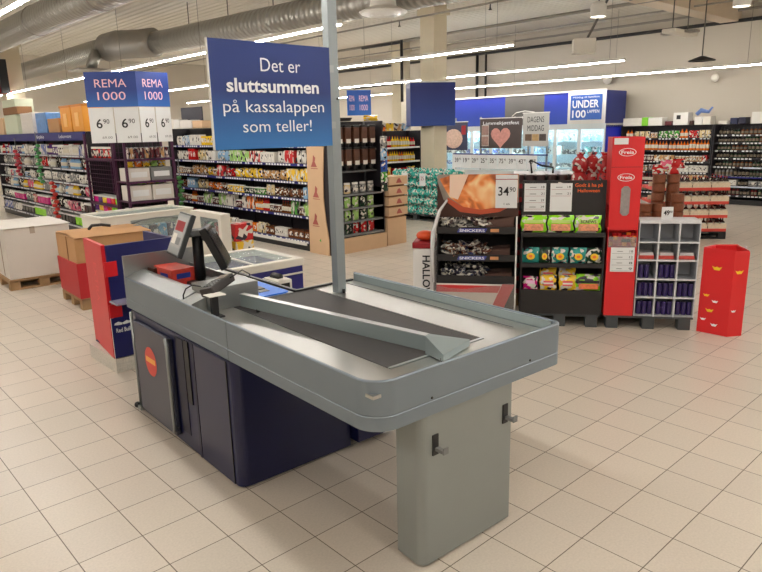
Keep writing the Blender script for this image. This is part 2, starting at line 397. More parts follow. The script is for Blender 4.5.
    t=thing('hanging_fan','flat pale ceiling unit with arms hanging in the upper right','lamp',(12.0,5.3,3.40))
    MB().box(-.45,-.12,0,.45,.12,.07,offw,.02).box(-.1,-.3,.02,.1,.3,.06,pipg,.01).build('panel',t)
    MB().tube([(-.3,0,.07),(-.3,0,1.19)],.01,rod,5).tube([(.3,0,.07),(.3,0,1.19)],.01,rod,5).build('hanger_rods',t)
    t=thing('wall_speaker','round speaker with hook high on the back wall','speaker',(17.05,9.4,3.1))
    MB().ball((0,0,0),.13,offw,12,8,.6,1,1).build('case',t)
    t=thing('wall_speaker','second round sensor on the back wall nearer its right end','speaker',(17.05,6.6,2.95))
    MB().ball((0,0,0),.10,offw,12,8,.6,1,1).build('case',t)
    t=thing('security_camera','small dark camera sticking out of the back wall at the far right','camera',(17.2,5.3,2.62))
    MB().tube([(0,0,0),(-.4,0,0)],.02,blackm,6).build('arm',t); MB().ball((-.42,0,0),.06,blackm).build('lens_head',t)
    tag(MB().tube([(11.0,4.0,4.55),(9.2,4.8,3.6)],.03,pipg,6).build('brace_rod'),'diagonal rod slanting across the top right roof beam','rod')
    # columns
    cmx=mat('column_paint',(206,196,172),.75,var=.03)
    for i,(x,y,wd,lbl) in enumerate(((11.15,10.33,.41,'large beige column carrying the plain blue box sign'),(15.3,15.6,.42,'narrow pale column far behind the dispensers'),(5.2,20.4,.46,'beige column rising behind the left shelves'))):
        t=thing('column','square '+lbl,'column',(x,y,0)); h=wd/2
        MB().box(-h,-h,0,h,h,4.58,cmx).build('shaft',t); MB().box(-h-.05,-h-.05,4.3,h+.05,h+.05,4.42,cmx).build('capital',t)
ceiling_stuff()

# ------------------------------------------------------------------ the checkout
CK=(1.555,1.745,0); CKR=math.radians(-2.5)
def ckw(u,v,z): c,s=math.cos(CKR),math.sin(CKR); return (CK[0]+c*u-s*v, CK[1]+s*u+c*v, z)
def arc(cx,cy,r,a0,a1,n=8): return [(cx+r*math.cos(math.radians(a0+(a1-a0)*i/n)),cy+r*math.sin(math.radians(a0+(a1-a0)*i/n))) for i in range(n+1)]
def ribbon(mb, path, prof, m, closed=False):
    """sweep a closed (offset,z) profile along a 2D path; offset is to the left of travel"""
    n=len(path); P=[Vector(p) for p in path]; vs=[]; k=len(prof)
    for i,p in enumerate(P):
        d0=(P[i]-P[i-1]).normalized() if i>0 else (P[1]-P[0]).normalized()
        d1=(P[i+1]-P[i]).normalized() if i<n-1 else d0
        d=(d0+d1).normalized(); nn=Vector((-d.y,d.x)); sc_=1/max(.5,d.dot(d1))
        for o,z in prof: vs.append((p.x+nn.x*o*sc_,p.y+nn.y*o*sc_,z))
    fs=[]
    for i in range(n-1):
        for j in range(k): fs.append((i*k+j,i*k+(j+1)%k,(i+1)*k+(j+1)%k,(i+1)*k+j))
    fs.append(list(range(k))); fs.append([len(vs)-k+j for j in range(k)][::-1])
    mb.add(vs,fs,m,False); return mb
def checkout():
    t=thing('checkout_counter','grey steel checkout counter with conveyor belt on a navy cabinet and one grey leg','checkout counter',CK,CKR)
    # outer skirt: path travels with the counter on its left
    front=[(-.012,1.208)]+arc(.108,.12,.12,180,270,18)+arc(1.165,.055,.055,270,360,8)+[(1.22,1.69)]
    prof=[(0,.738),(0,.797),(.002,.80),(.002,.803),(0,.806),(0,.948),(.004,.952),(.014,.952),(.017,.948),(.017,.90),(.02,.738)]
    r=ribbon(MB(),front,prof,rim_m).build('skirt',t)
    for p in r.data.polygons: p.use_smooth=True
    r.data.set_sharp_from_angle(angle=math.radians(28))
    for x in (.299,.956): MB().tube([(x,-.003,.815),(x,.004,.815)],.006,black,8).build('bolt',t)
    ribbon(MB(),[(.3,2.72),(-.012,2.72),(-.012,1.214)],prof,rim_m).build('skirt',t)
    MB().box(-.0105,1.206,.742,-.002,1.216,.948,black).build('seam',t)
    # top plates
    top=MB(); top.box(.0,.02,.885,1.19,.2,.899,steel_h); top.box(0,.2,.885,.245,1.69,.899,steel_h); top.box(.855,.2,.885,1.19,1.69,.899,steel_h)
    top.box(.0,1.69,.885,.71,2.70,.899,steel_h)
    top.build('top_plate',t)
    MB().box(.25,.225,.86,.85,1.68,.900,belt_m,.006).build('conveyor_belt',t)
    MB().box(.25,.205,.885,.85,.222,.902,rim_e).build('belt_end_plate',t)
    # far rim inside slope
    MB().box(1.196,.06,.899,1.203,1.68,.946,rail_m).build('rim_liner',t); MB().box(1.10,.22,.899,1.104,1.66,.902,grey).build('plate_joint',t)
    # black edging behind belt and along the cashier side
    MB().box(.715,1.70,.86,.742,2.70,.910,black,.003).box(.715,1.675,.86,1.19,1.702,.910,black,.003).build('black_edging',t)
    MB().prism([(.43,1.70),(.66,1.70),(.69,1.72),(.69,2.10),(.50,2.10),(.43,1.9)],.899,.906,mat('bright_blue_mat',(48,120,226),.45)).build('scanner_mat',t)
    MB().box(.53,1.80,.906,.60,1.90,.909,grey).build('scanner_window',t)
    # lane divider
    A=Vector((.262,1.56)); B=Vector((.488,.235)); d=(B-A).normalized(); nn=Vector((-d.y,d.x))
    q=[A-nn*.0,B-nn*.0,B+nn*.032,A+nn*.032]
    MB().prism([(p.x,p.y) for p in q],.915,.986,rail_m).prism([(p.x,p.y) for p in (A-nn*.003,B-nn*.003,B+nn*.035,A+nn*.035)],.986,.990,rim_e).build('lane_divider',t)
    ft=MB()
    for k in (.12,): ft.tube([(A.x+d.x*k*1.2+nn.x*.01,A.y+d.y*k*1.2,.899),(A.x+d.x*k*1.2+nn.x*.01,A.y+d.y*k*1.2,.918)],.012,black,8)
    ft.tube([(.478,.118,.899),(.478,.118,.915)],.009,black,8); ft.build('divider_foot',t)
    a=(.488,.235,.988); b=(.715,.17,.935); c=(.467,.098,.935); a2=(.52,.255,.988)
    vs=[a,c,b,a2,(a[0],a[1],.903),(c[0],c[1],.903),(b[0],b[1],.903),(a2[0],a2[1],.903)]
    MB().add(vs,[(0,1,2,3),(0,4,5,1),(1,5,6,2),(2,6,7,3),(3,7,4,0)],rail_m).build('divider_end_wedge',t)
    # leg
    lp=arc(.295,.06,.04,180,270,8)+[(.848,.02),(.856,.03),(.856,.19),(.262,.19)]
    MB().prism(lp,.012,.738,leg_m).build('leg',t)
    for x,y in ((.31,.07),(.82,.05),(.3,.16),(.82,.16)): MB().tube([(x,y,0),(x,y,.014)],.018,black,8).build('foot',t)
    for x in (.335,.80):
        s_=MB().box(x-.017,.014,.535,x+.017,.026,.63,black).build('slot',t)
        MB().box(x-.004,-.03,.555,x+.016,.02,.570,grey).box(x+.0,-.033,.55,x+.03,-.028,.58,grey).build('hook',s_)
    # cabinet
    cab=MB(); cab.prism(arc(.03,1.205,.05,180,270,6)+[(.73,1.155),(.73,2.62),(-.02,2.62)],.012,.735,navy); cab.build('cabinet_body',t)
    MB().box(.02,1.2,0,.71,2.58,.014,blackm).build('plinth',t)
    MB().box(-.024,1.235,.012,-.018,1.625,.73,navy).build('side_panel',t)
    MB().box(-.026,1.63,.012,-.018,1.655,.73,navy_d).box(-.026,1.225,.012,-.0185,1.232,.73,black).build('panel_joint',t)
    MB().box(-.028,1.70,.33,-.016,1.76,.725,black).build('recess_slot',t)
    MB().box(-.024,1.78,.10,-.016,1.90,.72,navy_d,.003).build('recess_panel',t)
    MB().box(.745,1.095,.045,1.08,1.6,.60,navy,.006).build('support_box',t)
    dr=MB().box(-.05,1.935,.055,-.022,2.53,.69,mat('door_laminate',(56,58,74),.35,var=.05),.006).build('cabinet_door',t)
    st=MB(); st.add([(-.0512,2.262+.098*math.cos(2*PI*k/28),.462+.10*math.sin(2*PI*k/28)) for k in range(28)],[list(range(28))],mat('sticker_red',(214,52,32),.4)); st.build('round_sticker',dr)
    MB().box(-.0525,2.185,.452,-.0515,2.34,.487,mat('sticker_yellow',(244,170,60),.4)).build('sticker_bar',dr)
    MB().tube([(-.045,1.93,.688),(-.075,1.915,.70),(-.08,1.888,.67),(-.08,1.888,.13),(-.075,1.915,.095),(-.045,1.93,.11)],.011,steel,8).build('door_handle',dr)
    MB().tube([(-.04,2.575,.05),(-.04,2.575,.735)],.011,steel,8).build('corner_post',t)
    MB().ball((-.055,2.61,.05),.022,black).build('roller',t)
    MB().box(-.06,2.53,.03,-.03,2.60,.055,steel).build('hinge_bracket',t)
    # cashier housing
    hs=MB(); hs.xprism([(0,.90),(0,.955),(.10,.992),(.13,.992),(.13,.90)],1.80,2.70,steel); hs.xprism([(0,.90),(0,.952),(.10,.985),(.10,.90)],1.66,1.80,steel); hs.build('housing',t)
    MB().box(.10,1.62,.899,.42,1.86,1.035,steel,.005).build('scanner_box',t)
    MB().box(.13,1.86,.899,.60,2.70,.915,grey).build('drawer_tray',t)
    MB().box(-.012,2.70,.90,.50,2.715,1.10,steel).build('end_screen',t)
    MB().box(.46,2.1,.90,.475,2.70,.99,steel).build('tray_side',t)
    MB().box(.10,2.72,.80,.5,2.86,.815,rim_m).build('shelf_flap',t)
    # pole
    pl=MB().box(.885,1.44,.90,.95,1.50,4.55,mat('pole_steel',(142,150,152),.45,.4),.004).build('sign_pole',t)
    MB().tube([(.925,1.433,.90),(.925,1.433,.925)],.01,black,8).build('pole_bolt',t)
    MB().tube([(.93,1.438,2.09),(.93,1.434,2.09)],.007,black,8).build('pole_hole',t)
    return t
checkout()

def queue_sign():
    x,y,_=ckw(.92,1.45,0)
    t=thing('hanging_sign','big blue sign reading Det er sluttsummen på kassalappen som teller!','sign',(x-.82,y-.015,1.819),0)
    W,Hh=.78,.556
    bm_=gradient('sign_gradient',(28,50,112),(44,112,176),.0,.30)
    b=MB().box(0,0,0,W,.012,Hh,bm_).build('board',t)
    MB().box(-.006,-.002,0,0,.014,Hh,white).build('white_edge',t)
    MB().box(W,0,.1,W+.03,.01,.14,steel).box(W,0,.42,W+.03,.01,.46,steel).build('mounting_clip',t)
    text('Det er',t,.435,Hh-.150,.262,.073,bold=-.004)
    text('sluttsummen',t,.39,Hh-.258,.60,.070,bold=.022)
    text('på kassalappen',t,.392,Hh-.363,.66,.066,bold=-.004)
    text('som teller!',t,.40,Hh-.468,.455,.066,bold=-.004)
inkw.node_tree.nodes['Principled BSDF'].inputs['Base Color'].default_value=(.8,.82,.85,1)
# all lettering in white ink by default: swap the function's material
_text=text
def text(s,parent,x,z,w=None,h=.05,y=-.004,bold=0.,m=None,**k): return _text(s,m or inkw,parent,x,z,w,h,y,bold,**k)
queue_sign()

def pos():
    cx=math.cos; 
    R=Vector((.739,-.674,0)); Fw=Vector((.674,.739,0)); U=Vector((0,0,1))
    base=Vector(ckw(.36,2.30,.915))
    t=thing('cash_register','black till with a customer screen and a cashier screen leaning apart on one post','cash register',base)
    MB().box(-.09,-.07,0,.09,.07,.025,black,.008).build('foot_plate',t)
    MB().tube([(0,0,.02),(0,0,.36)],.036,black,12).build('post',t)
    MB().box(-.06,-.05,.33,.12,.05,.37,grey,.01).build('hub',t)
    def slab(name, c, n, w, h, th, m, up=U):
        n=n.normalized(); a=up.cross(n).normalized(); b=n.cross(a)
        o=MB().box(-w/2,-h/2,-th/2,w/2,h/2,th/2,m,.008).build(name,t)
        M=Matrix((a,b,n)).transposed().to_4x4(); M.translation=c; o.matrix_local=M; return o
    n1=-R*.80-Fw*.52+U*.42
    s=slab('customer_display',Vector(-R*.105)+U*.335,n1,.26,.30,.035,mat('display_housing',(52,56,58),.4))
    MB().box(-.118,-.135,.0176,.118,.138,.019,mat('display_bezel',(146,150,150),.4)).build('bezel',s)
    MB().box(-.1,-.09,.019,.1,.12,.021,mat('screen_glow',(160,160,160),.2,emit=(170,168,160),estr=.35)).build('screen',s)
    m=MB()
    for i,(u0,v0,w_,h_) in enumerate(((-.09,.02,.17,.07),(-.09,-.07,.08,.07),(.0,-.07,.08,.05))): m.box(u0,v0,.021,u0+w_,v0+h_,.0215,(redd,offw,grey)[i])
    m.build('screen_content',s)
    n2=R*.90+Fw*.1+U*.42
    s=slab('cashier_display',Vector(R*.12)+U*.25,n2,.24,.30,.05,black)
    MB().box(-.12,-.13,.0305,.12,.13,.032,mat('dark_screen',(30,34,40),.15)).build('screen',s)
    MB().tube([(0,0,.34),tuple(R*.08+U*.29)],.02,black,8).tube([(0,0,.34),tuple(-R*.09+U*.33)],.02,black,8).build('arm',t)
    # small items in the tray
    boxr=mat('red_pack',(196,60,44),.45,var=.3,vscale=40); 
    def box_(name,label,u,v,z,w_,d_,h_,m,rz=0,cat='box',txt=None,grp=None):
        o=MB().box(-w_/2,-d_/2,0,w_/2,d_/2,h_,m,.003).build(name,None,ckw(u,v,z),CKR+rz); tag(o,label,cat,grp)
        return o
    o=box_('snack_box','orange-red carton of snacks with a blue label in the till tray',.24,2.42,.915,.17,.20,.115,boxr,.1)
    MB().box(-.087,-.05,.05,-.0855,.05,.085,blue).box(-.05,-.102,.05,.05,-.1003,.085,blue).build('label',o)
    o=box_('snack_box','second orange-red carton behind the first in the till tray',.26,2.60,.915,.16,.12,.10,boxr,-.1)
    o=box_('dark_box','dark brown carton at the far end of the till tray',.20,2.64,.915,.11,.08,.09,brown,.2)
    o=box_('crisp_packet','flat red and white packet lying by the brown carton',.175,2.50,.915,.06,.10,.05,mat('crisp_print',(190,120,100),.4,var=.5,vscale=50),.5,'packet')
    o=box_('leaflet','blue and white leaflets lying in front of the snack cartons',.21,2.22,.915,.13,.20,.012,mat('leaflet_print',(140,150,180),.4,var=.6,vscale=40),.3,'leaflet')
    o=box_('scratch_card','grey printed cards lying beside the till foot',.25,2.02,.915,.10,.14,.01,mat('card_print',(170,160,170),.4,var=.5,vscale=30),.1,'card')
    o=box_('bag_roll','pile of white paper bags right of the till post',.53,2.2,.899,.10,.24,.06,offw,.1,'bags')
    o=box_('receipt_printer','small black receipt printer beside the till post',.36,2.05,.915,.11,.13,.07,black,.3,'printer')
    # card terminal
    t=thing('card_terminal','black card payment terminal tilted on a short black stand','card terminal',ckw(.07,1.5,.899),CKR)
    MB().box(-.045,-.035,0,.045,.035,.008,black,.003).build('stand_foot',t)
    MB().box(-.02,-.014,.006,.02,.014,.135,black,.003).build('stand_post',t)
    o=MB().box(-.045,-.115,-.032,.045,.115,.02,mat('terminal_black',(40,36,36),.35),.012).build('terminal',t,(.07,.09,.165)); o.rotation_euler=(.18,-.22,-1.1)
    MB().box(-.03,.03,.0205,.03,.09,.022,mat('terminal_screen',(150,140,130),.3)).build('screen',o)
    k=MB()
    for i in range(4):
        for j in range(3): k.box(-.03+j*.022,-.085+i*.025,.0205,-.014+j*.022,-.069+i*.025,.025,grey)
    k.build('keypad',o)
    MB().box(-.05,-.045,.0,.05,.035,.004,white).build('receipt_plate',t,(-.01,-.03,.136))
    tag(MB().tube([ckw(.07,1.66,1.05),ckw(.04,1.71,1.055),ckw(.015,1.745,1.03),ckw(.005,1.765,.99),ckw(.01,1.775,.965)],.004,black,6).build('terminal_cable'),'thin black cable looping from the card terminal over the steel edge','cable')
    tag(MB().tube([ckw(.22,1.58,1.09),ckw(.33,1.64,1.11),ckw(.42,1.72,1.06),ckw(.46,1.84,.91)],.004,black,6).build('terminal_cable'),'second black cable from the card terminal towards the blue mat','cable')
    # coin unit beyond the black edging
    t=thing('coin_dispenser','small light grey coin unit with a black slot behind the blue mat','coin dispenser',ckw(.96,2.30,0),CKR)
    MB().box(-.03,-.1,0,.03,.1,.74,grey).build('pedestal',t)
    MB().box(-.065,-.10,.74,.065,.10,.855,offw,.015).build('case',t)
    MB().box(-.03,-.103,.77,.04,-.099,.83,black).build('slot',t); MB().tube([(-.0,.06,.857),(0,-.04,.867)],[.03,.025],black,10).build('lid',t)
pos()

# ------------------------------------------------------------------ left: pallets and boxes
def pallet(parent, x0,y0,x1,y1, m=None, h=.135, name='pallet'):
    m=m or wood; b=MB(); n=5
    for k in range(n):
        yy=y0+(y1-y0)*(k/n)+.01; b.box(x0,yy,h-.022,x1,yy+(y1-y0)/n-.03,h,m)
    for k in range(3):
        yy=y0+(y1-y0-.1)*k/2; b.box(x0,yy,0,x1,yy+.1,.022,m)
        for j in range(3):
            xx=x0+(x1-x0-.12)*j/2; b.box(xx,yy,.022,xx+.12,yy+.1,h-.022,m)
    for j in range(3):
        xx=x0+(x1-x0-.1)*j/2; b.box(xx,y0,h-.042,xx+.1,y1,h-.022,m)
    return b
def left_boxes():
    tag(pallet(None,0,0,.82,1.1).build('pallet',None,(1.98,9.2,0),-.03),'wooden pallet under the tall white carton at far left','pallet')
    t=thing('pallet_carton','big white carton filling a pallet at the left edge','carton',(2.0,9.22,.136),-.03)
    MB().box(0,0,0,.78,1.05,.655,whitecard,.01).build('carton',t)
    MB().add([(-.02,-.02,.66),(.80,-.02,.66),(.80,.5,.668),(-.02,.5,.675)],[(0,1,2,3)],whitecard).add([(-.02,.52,.672),(.8,.51,.665),(.8,1.07,.66),(-.02,1.07,.66)],[(0,1,2,3)],whitecard).build('top_flaps',t)
    MB().box(.3,-.004,.57,.36,0,.66,mat('packing_tape',(176,162,146),.4)).build('tape',t)
    MB().box(-.004,.28,.02,0,.29,.64,kraftd).build('side_seam',t)
    tag(pallet(None,0,0,.9,.78).build('pallet',None,(2.3,7.5,0),-.04),'wooden pallet under the red and kraft carton','pallet')
    t=thing('pallet_carton','kraft carton with a red printed sleeve on a pallet left of the blue display','carton',(2.3,7.5,.136),-.04)
    MB().box(0,0,.0,.86,.74,.68,kraft,.008).build('carton',t)
    MB().box(-.012,-.012,0,.872,.752,.40,mat('sleeve_red',(184,30,38),.5),.004).build('red_sleeve',t)
    MB().box(.40,-.016,.22,.62,-.0125,.33,offw).box(.41,-.018,.23,.61,-.0161,.32,mat('sleeve_red2',(196,40,44),.5)).build('white_framed_label',t)
    MB().add([(0,-.02,.685),(.86,-.02,.685),(.86,.36,.70),(0,.36,.71)],[(0,1,2,3)],kraft).add([(0,.38,.70),(.86,.37,.71),(.86,.76,.685),(0,.76,.69)],[(0,1,2,3)],kraft).build('top_flaps',t)
    MB().box(-.008,.30,.4,-.001,.308,.68,kraftd).build('side_seam',t)
    tag(MB().tube([(2.62,7.95,.845),(2.68,8.02,.875),(2.8,8.05,.87),(2.9,8.02,.85)],.018,black,6).build('strap'),'black strap loop lying on top of the kraft carton','strap')
    # drinks display
    t=thing('drinks_display','red and navy cardboard drinks display behind the left end of the checkout','display stand',(1.80,5.23,0),.0)
    rp=mat('display_red',(214,30,38),.4); bp=mat('display_navy',(24,28,92),.4)
    sl=-.1
    MB().add([(.0,.02,.12),(.08,.66,.12),(.08,.66,1.05),(.0,.02,1.065),(.03,.02,.12),(.11,.66,.12),(.11,.66,1.05),(.03,.02,1.065)],[(0,1,2,3),(4,7,6,5),(0,3,7,4),(1,5,6,2),(3,2,6,7),(0,4,5,1)],rp).build('side_panel',t)
    MB().box(.03,.0,.13,.62,.03,1.06,bp).build('front_panel',t); MB().box(.6,.03,.13,.63,.63,1.05,bp).build('end_panel',t)
    MB().box(.01,-.16,.60,.30,-.0,.615,mat('acrylic_shelf',(150,146,170),.2)).build('shelf',t)
    MB().box(.0,-.01,.81,.10,.0,.93,rp).build('side_tab',t); MB().box(.0,-.01,.47,.10,.0,.58,rp).build('side_tab',t)
    lb=MB().add([(.0,-.015,.13),(.30,-.015,.13),(.34,-.015,.22),(.34,-.015,.47),(.0,-.015,.47)],[(0,1,2,3,4)],bp).box(.0,-.012,.13,.02,.0,.47,white).box(.06,-.012,.13,.30,.6,.14,bp).build('lower_front',t)
    text('Red Bull',lb,.088,.345,.115,.036,y=-.02,bold=.02)
    bull=MB()
    for s_ in (-1,1):
        cx=.088+s_*.034; bull.add([(cx-s_*.035,-.019,.42),(cx,-.019,.435),(cx+s_*.03,-.019,.425),(cx+s_*.035,-.019,.41),(cx,-.019,.405),(cx-s_*.03,-.019,.405)],[(0,1,2,3,4,5)],inkw)
    bull.build('emblem',lb)
    g=text('EXTRA',t,0,0,.6,.05,m=mat('faded_pink',(232,96,100),.5),loc=(.033,.36,.70),rot=(0,-PI/2,PI)); g.rotation_euler=Matrix(((0,0,-1),(0,-1,0),(-1,0,0))).to_euler(); g.location=(.030,.33,.72); g.scale=(g.scale[0]*.55,.09,.02)
    tag(MB().box(0,0,0,.32,.6,.12,mat('mesh_plinth',(206,202,192),.7,var=.3,vscale=60)).build('plinth_box',None,(1.8,5.22,0)),'white wire-patterned plinth under the drinks display','plinth')
    tag(pallet(None,0,0,.4,.6,h=.12).build('pallet',None,(2.13,5.22,0)),'wooden pallet under the drinks display','pallet')
left_boxes()

def chest_freezers():
    fb=mat('freezer_blue',(26,26,112),.35); fw=mat('freezer_white',(224,220,208),.4); ice=mat('frost_inside',(232,236,232),.5)
    def prods(x0,y0,x1,y1,z,n,lbl,grp,seed):
        r=random.Random(seed); me=[MB().box(-.09,-.06,0,.09,.06,.05,prn,.01).mesh('frozen_packet')]
        for k in range(n):
            o=bpy.data.objects.new('frozen_packet',me[0]); C.objects.link(o)
            i,j=k%4,k//4; o.location=(x0+(x1-x0)*(i+.5)/4+r.uniform(-.03,.03),y0+(y1-y0)*(j+.5)/max(1,(n//4))+r.uniform(-.03,.03),z+.0); o.rotation_euler=(0,0,r.uniform(-.5,.5))
            o.color=(*lin(r.choice([(230,230,220),(60,120,60),(210,190,90),(120,160,200),(240,240,230)])),1)
            tag(o,lbl,'frozen food',grp)
    # open topped island freezer next to the counter
    t=thing('chest_freezer','low blue and white chest freezer with a glass top right behind the checkout','freezer',(2.45,4.78,0),-.03)
    L,D,Hf=.93,.80,.80
    b=MB(); b.box(0,0,.05,L,.05,.73,fb).box(0,D-.05,.05,L,D,.73,fb).box(0,.05,.05,.05,D-.05,.73,fb).box(L-.05,.05,.05,L,D-.05,.73,fb).box(.05,.05,.05,L-.05,D-.05,.45,ice).build('body',t)
    MB().box(-.01,-.01,.73,L+.01,.06,.80,fw,.01).box(-.01,D-.06,.73,L+.01,D+.01,.80,fw,.01).box(-.01,.06,.73,.06,D-.06,.80,fw,.01).box(L-.06,.06,.73,L+.01,D-.06,.80,fw,.01).build('top_frame',t)
    MB().box(.07,.07,.785,L-.07,D-.07,.792,gl).build('glass_lid',t); MB().box(L*.5-.012,.07,.79,L*.5+.012,D-.07,.802,white).build('lid_handle',t)
    MB().box(-.001,-.012,.66,L,-.001,.675,white).build('trim_stripe',t)
    prods(2.6,4.9,3.25,5.45,.46,12,'frozen packet inside the chest freezer behind the checkout','frozen packets in the near chest freezer',3)
    # white sticker covered freezer further back
    t=thing('chest_freezer','long white chest freezer with windows beyond the navy drinks display','freezer',(3.0,8.62,0),.10)
    L,D=1.36,.55
    MB().box(0,0,.05,L,.04,.45,fw,.01).box(0,D-.04,.05,L,D,.86,fw).box(0,.04,.05,.04,D-.04,.86,fw).box(L-.04,.04,.05,L,D-.04,.86,fw).box(.04,.04,.05,L-.04,D-.04,.42,ice).build('body',t)
    MB().box(0,0,.45,.40,.04,.86,fw).box(1.14,0,.45,L,.04,.86,fw).box(.40,0,.80,1.14,.04,.86,fw).box(.40,0,.45,1.14,.04,.52,fw).build('end_panel',t)
    MB().box(.40,.005,.52,1.14,.012,.80,gl).build('front_window',t)
    MB().tube([(.42,-.012,.76),(.55,-.015,.79),(.8,-.015,.80),(1.0,-.015,.79),(1.12,-.012,.76)],.010,grey,6).build('grab_rail',t)
    for x,z in ((.08,.76),(.27,.74)): MB().tube([(x,-.001,z),(x,-.008,z)],.022,black,10).build('round_badge',t)
    MB().box(-.01,-.01,.86,L+.01,.06,.885,fw,.008).box(-.01,D-.06,.86,L+.01,D+.01,.90,fw,.008).box(-.01,.06,.86,.06,D-.06,.885,fw).box(L-.06,.06,.86,L+.01,D-.06,.885,fw).build('top_frame',t)
    MB().box(.06,.06,.868,L-.06,D-.06,.874,gl).build('glass_lid',t)
    t2=thing('freezer_cabinet','narrow white cabinet with a glass window behind the till screens','freezer',(4.22,7.72,0),0)
    MB().box(0,0,0,.14,.84,.52,fw,.008).box(0,0,.52,.14,.08,.87,fw).box(0,.58,.52,.14,.84,.87,fw).box(0,.08,.80,.14,.58,.87,fw).build('body',t2)
    MB().box(.005,.08,.52,.010,.58,.80,gl).build('window',t2); MB().box(.12,.08,.52,.13,.58,.80,ice).build('lining',t2)
    for k,(c,w_) in enumerate(((( 30,34,50),.12),((70,150,210),.13),((34,60,70),.12),((90,170,220),.13),((36,40,90),.12))):
        x=.50+k*.135; o=MB().box(-w_/2,-.08,0,w_/2,.08,.27,prn,.02).build('frozen_bag',None,(3.0+x-.02,8.62+.14+x*.1,.43),.10); o.color=(*lin(c),1)
        tag(o,('black','pale blue','dark green','bright blue','navy')[k]+' frozen bag seen through the front window of the white chest freezer','frozen food')
    for k,(yy,c) in enumerate(((.2,(180,60,50)),(.36,(60,130,70)),(.48,(40,44,50)))):
        o=MB().box(-.04,-.06,0,.04,.06,.22,prn,.02).build('frozen_bag',None,(4.29,7.72+yy,.521),0); o.color=(*lin(c),1)
        tag(o,('red','green','black')[k]+' frozen bag in the window of the narrow white cabinet','frozen food')
    prods(3.15,8.8,4.2,9.05,.43,8,'frozen packet lying deep in the white chest freezer','frozen packets in the white chest freezer',5)
chest_freezers()

# ------------------------------------------------------------------ goods
uprn=tinted('carton_artwork',.4,.30,3.1)
uprn2=tinted('foil_artwork',.25,.24,3.6,(1,1,1.3))
uprn_l=tinted('label_artwork',.5,.45,4.5)
def proto_meshes():
    P={}
    P['carton']=MB().box(-.5,-.5,0,.5,.5,1,uprn,.02).mesh('carton')
    b=MB().box(-.5,-.5,0,.5,.5,1,bodyt,.02); b.box(-.42,-.505,.30,.42,-.5,.78,uprn_l); P['labelled_carton']=b.mesh('carton')
    # pillow pouch
    n=6; vs=[];fs=[]
    for sgn in (-1,1):
        for j in range(n+1):
            for i in range(n+1):
                u,v=i/n,j/n; th=(math.sin(PI*u)**.6)*(math.sin(PI*v)**.5)*.5
                vs.append((-.5+u+.03*math.sin(9*v)*(abs(u-.5)>.45),sgn*th,v))
    N1=(n+1)**2
    for k in (0,1):
        for j in range(n):
            for i in range(n):
                a=k*N1+j*(n+1)+i; fs.append((a,a+1,a+n+2,a+n+1))
    P['pouch']=MB().add(vs,fs,uprn2,True).mesh('pouch')
    P['bottle']=MB().lathe([(.0,0),(.5,0),(.5,.2),(.5,.55),(.48,.6),(.17,.78),(.15,.92),(.17,.93),(.17,1),(0,1)],bodyt,10,ms=[bodyt,bodyt,lab,bodyt,bodyt,bodyt,redd,redd,redd]).mesh('bottle')
    P['wine']=MB().lathe([(.0,0),(.5,0),(.5,.15),(.5,.5),(.47,.62),(.2,.75),(.18,.98),(0,1)],bodyt,8,ms=[bodyt,bodyt,labd,bodyt,bodyt,black,black]).mesh('bottle')
    P['jar']=MB().lathe([(.0,0),(.48,0),(.5,.15),(.5,.7),(.45,.82),(.46,.83),(.46,1),(0,1)],bodyt,10,ms=[bodyt,bodyt,uprn_l,bodyt,white,white,white]).mesh('jar')
    P['can']=MB().lathe([(.0,0),(.47,0),(.5,.04),(.5,.94),(.45,1),(0,.98)],uprn,10,ms=[steel,steel,uprn,steel,steel]).mesh('can')
    b=MB().box(-.5,-.5,0,.5,.5,.8,bodyt,.06).box(-.52,-.52,.8,.52,.52,1,white,.04); P['tub']=b.mesh('tub')
    P['tin']=MB().lathe([(.0,0),(.47,0),(.5,.04),(.5,.94),(.45,1),(0,.98)],bodyt,10).mesh('tin')
    b=MB()
    b.add([(-.5,-.5,0),(.5,-.5,0),(.5,.5,0),(-.5,.5,0),(-.5,-.5,.8),(.5,-.5,.8),(.5,.5,.8),(-.5,.5,.8),(-.4,0,1),(.4,0,1)],[(0,1,2,3),(0,1,5,4),(1,2,6,5),(2,3,7,6),(3,0,4,7),(4,5,9,8),(6,7,8,9),(5,6,9),(7,4,8)],uprn); P['gable']=b.mesh('drink_carton')
    return P
PM=proto_meshes()
COL={'red':(196,34,36),'orange':(232,120,36),'yellow':(238,196,50),'green':(74,150,60),'pale green':(160,204,110),'blue':(40,80,170),'pale blue':(140,180,214),'white':(226,222,212),'cream':(222,200,150),'brown':(110,64,36),'pink':(222,100,130),'purple':(90,50,120),'black':(26,24,26),'teal':(50,150,140),'dark green':(28,60,40),'tan':(196,150,96),'maroon':(96,24,30),'grey':(140,140,138),'lime':(150,230,40),'magenta':(210,30,130)}
KNAME={'tin':('tin','tin'),'carton':('carton','carton'),'labelled_carton':('labelled_carton','carton'),'pouch':('pouch','pouch'),'bottle':('bottle','bottle'),'wine':('wine_bottle','bottle'),'jar':('jar','jar'),'can':('can','can'),'tub':('tub','tub'),'gable':('drink_carton','carton')}
def put(kind,col,loc,rz,size,label,group=None,name=None,cat=None,tilt=0):
    o=bpy.data.objects.new(name or KNAME[kind][0],PM[kind]); C.objects.link(o); o.location=loc; o.rotation_euler=(tilt,0,rz); o.scale=size
    c=COL[col] if isinstance(col,str) else col
    o.color=(*lin(c),1); tag(o,label,cat or KNAME[kind][1],group); return o
ORD=['top','second','third','fourth','fifth','sixth','seventh','eighth','ninth','tenth']
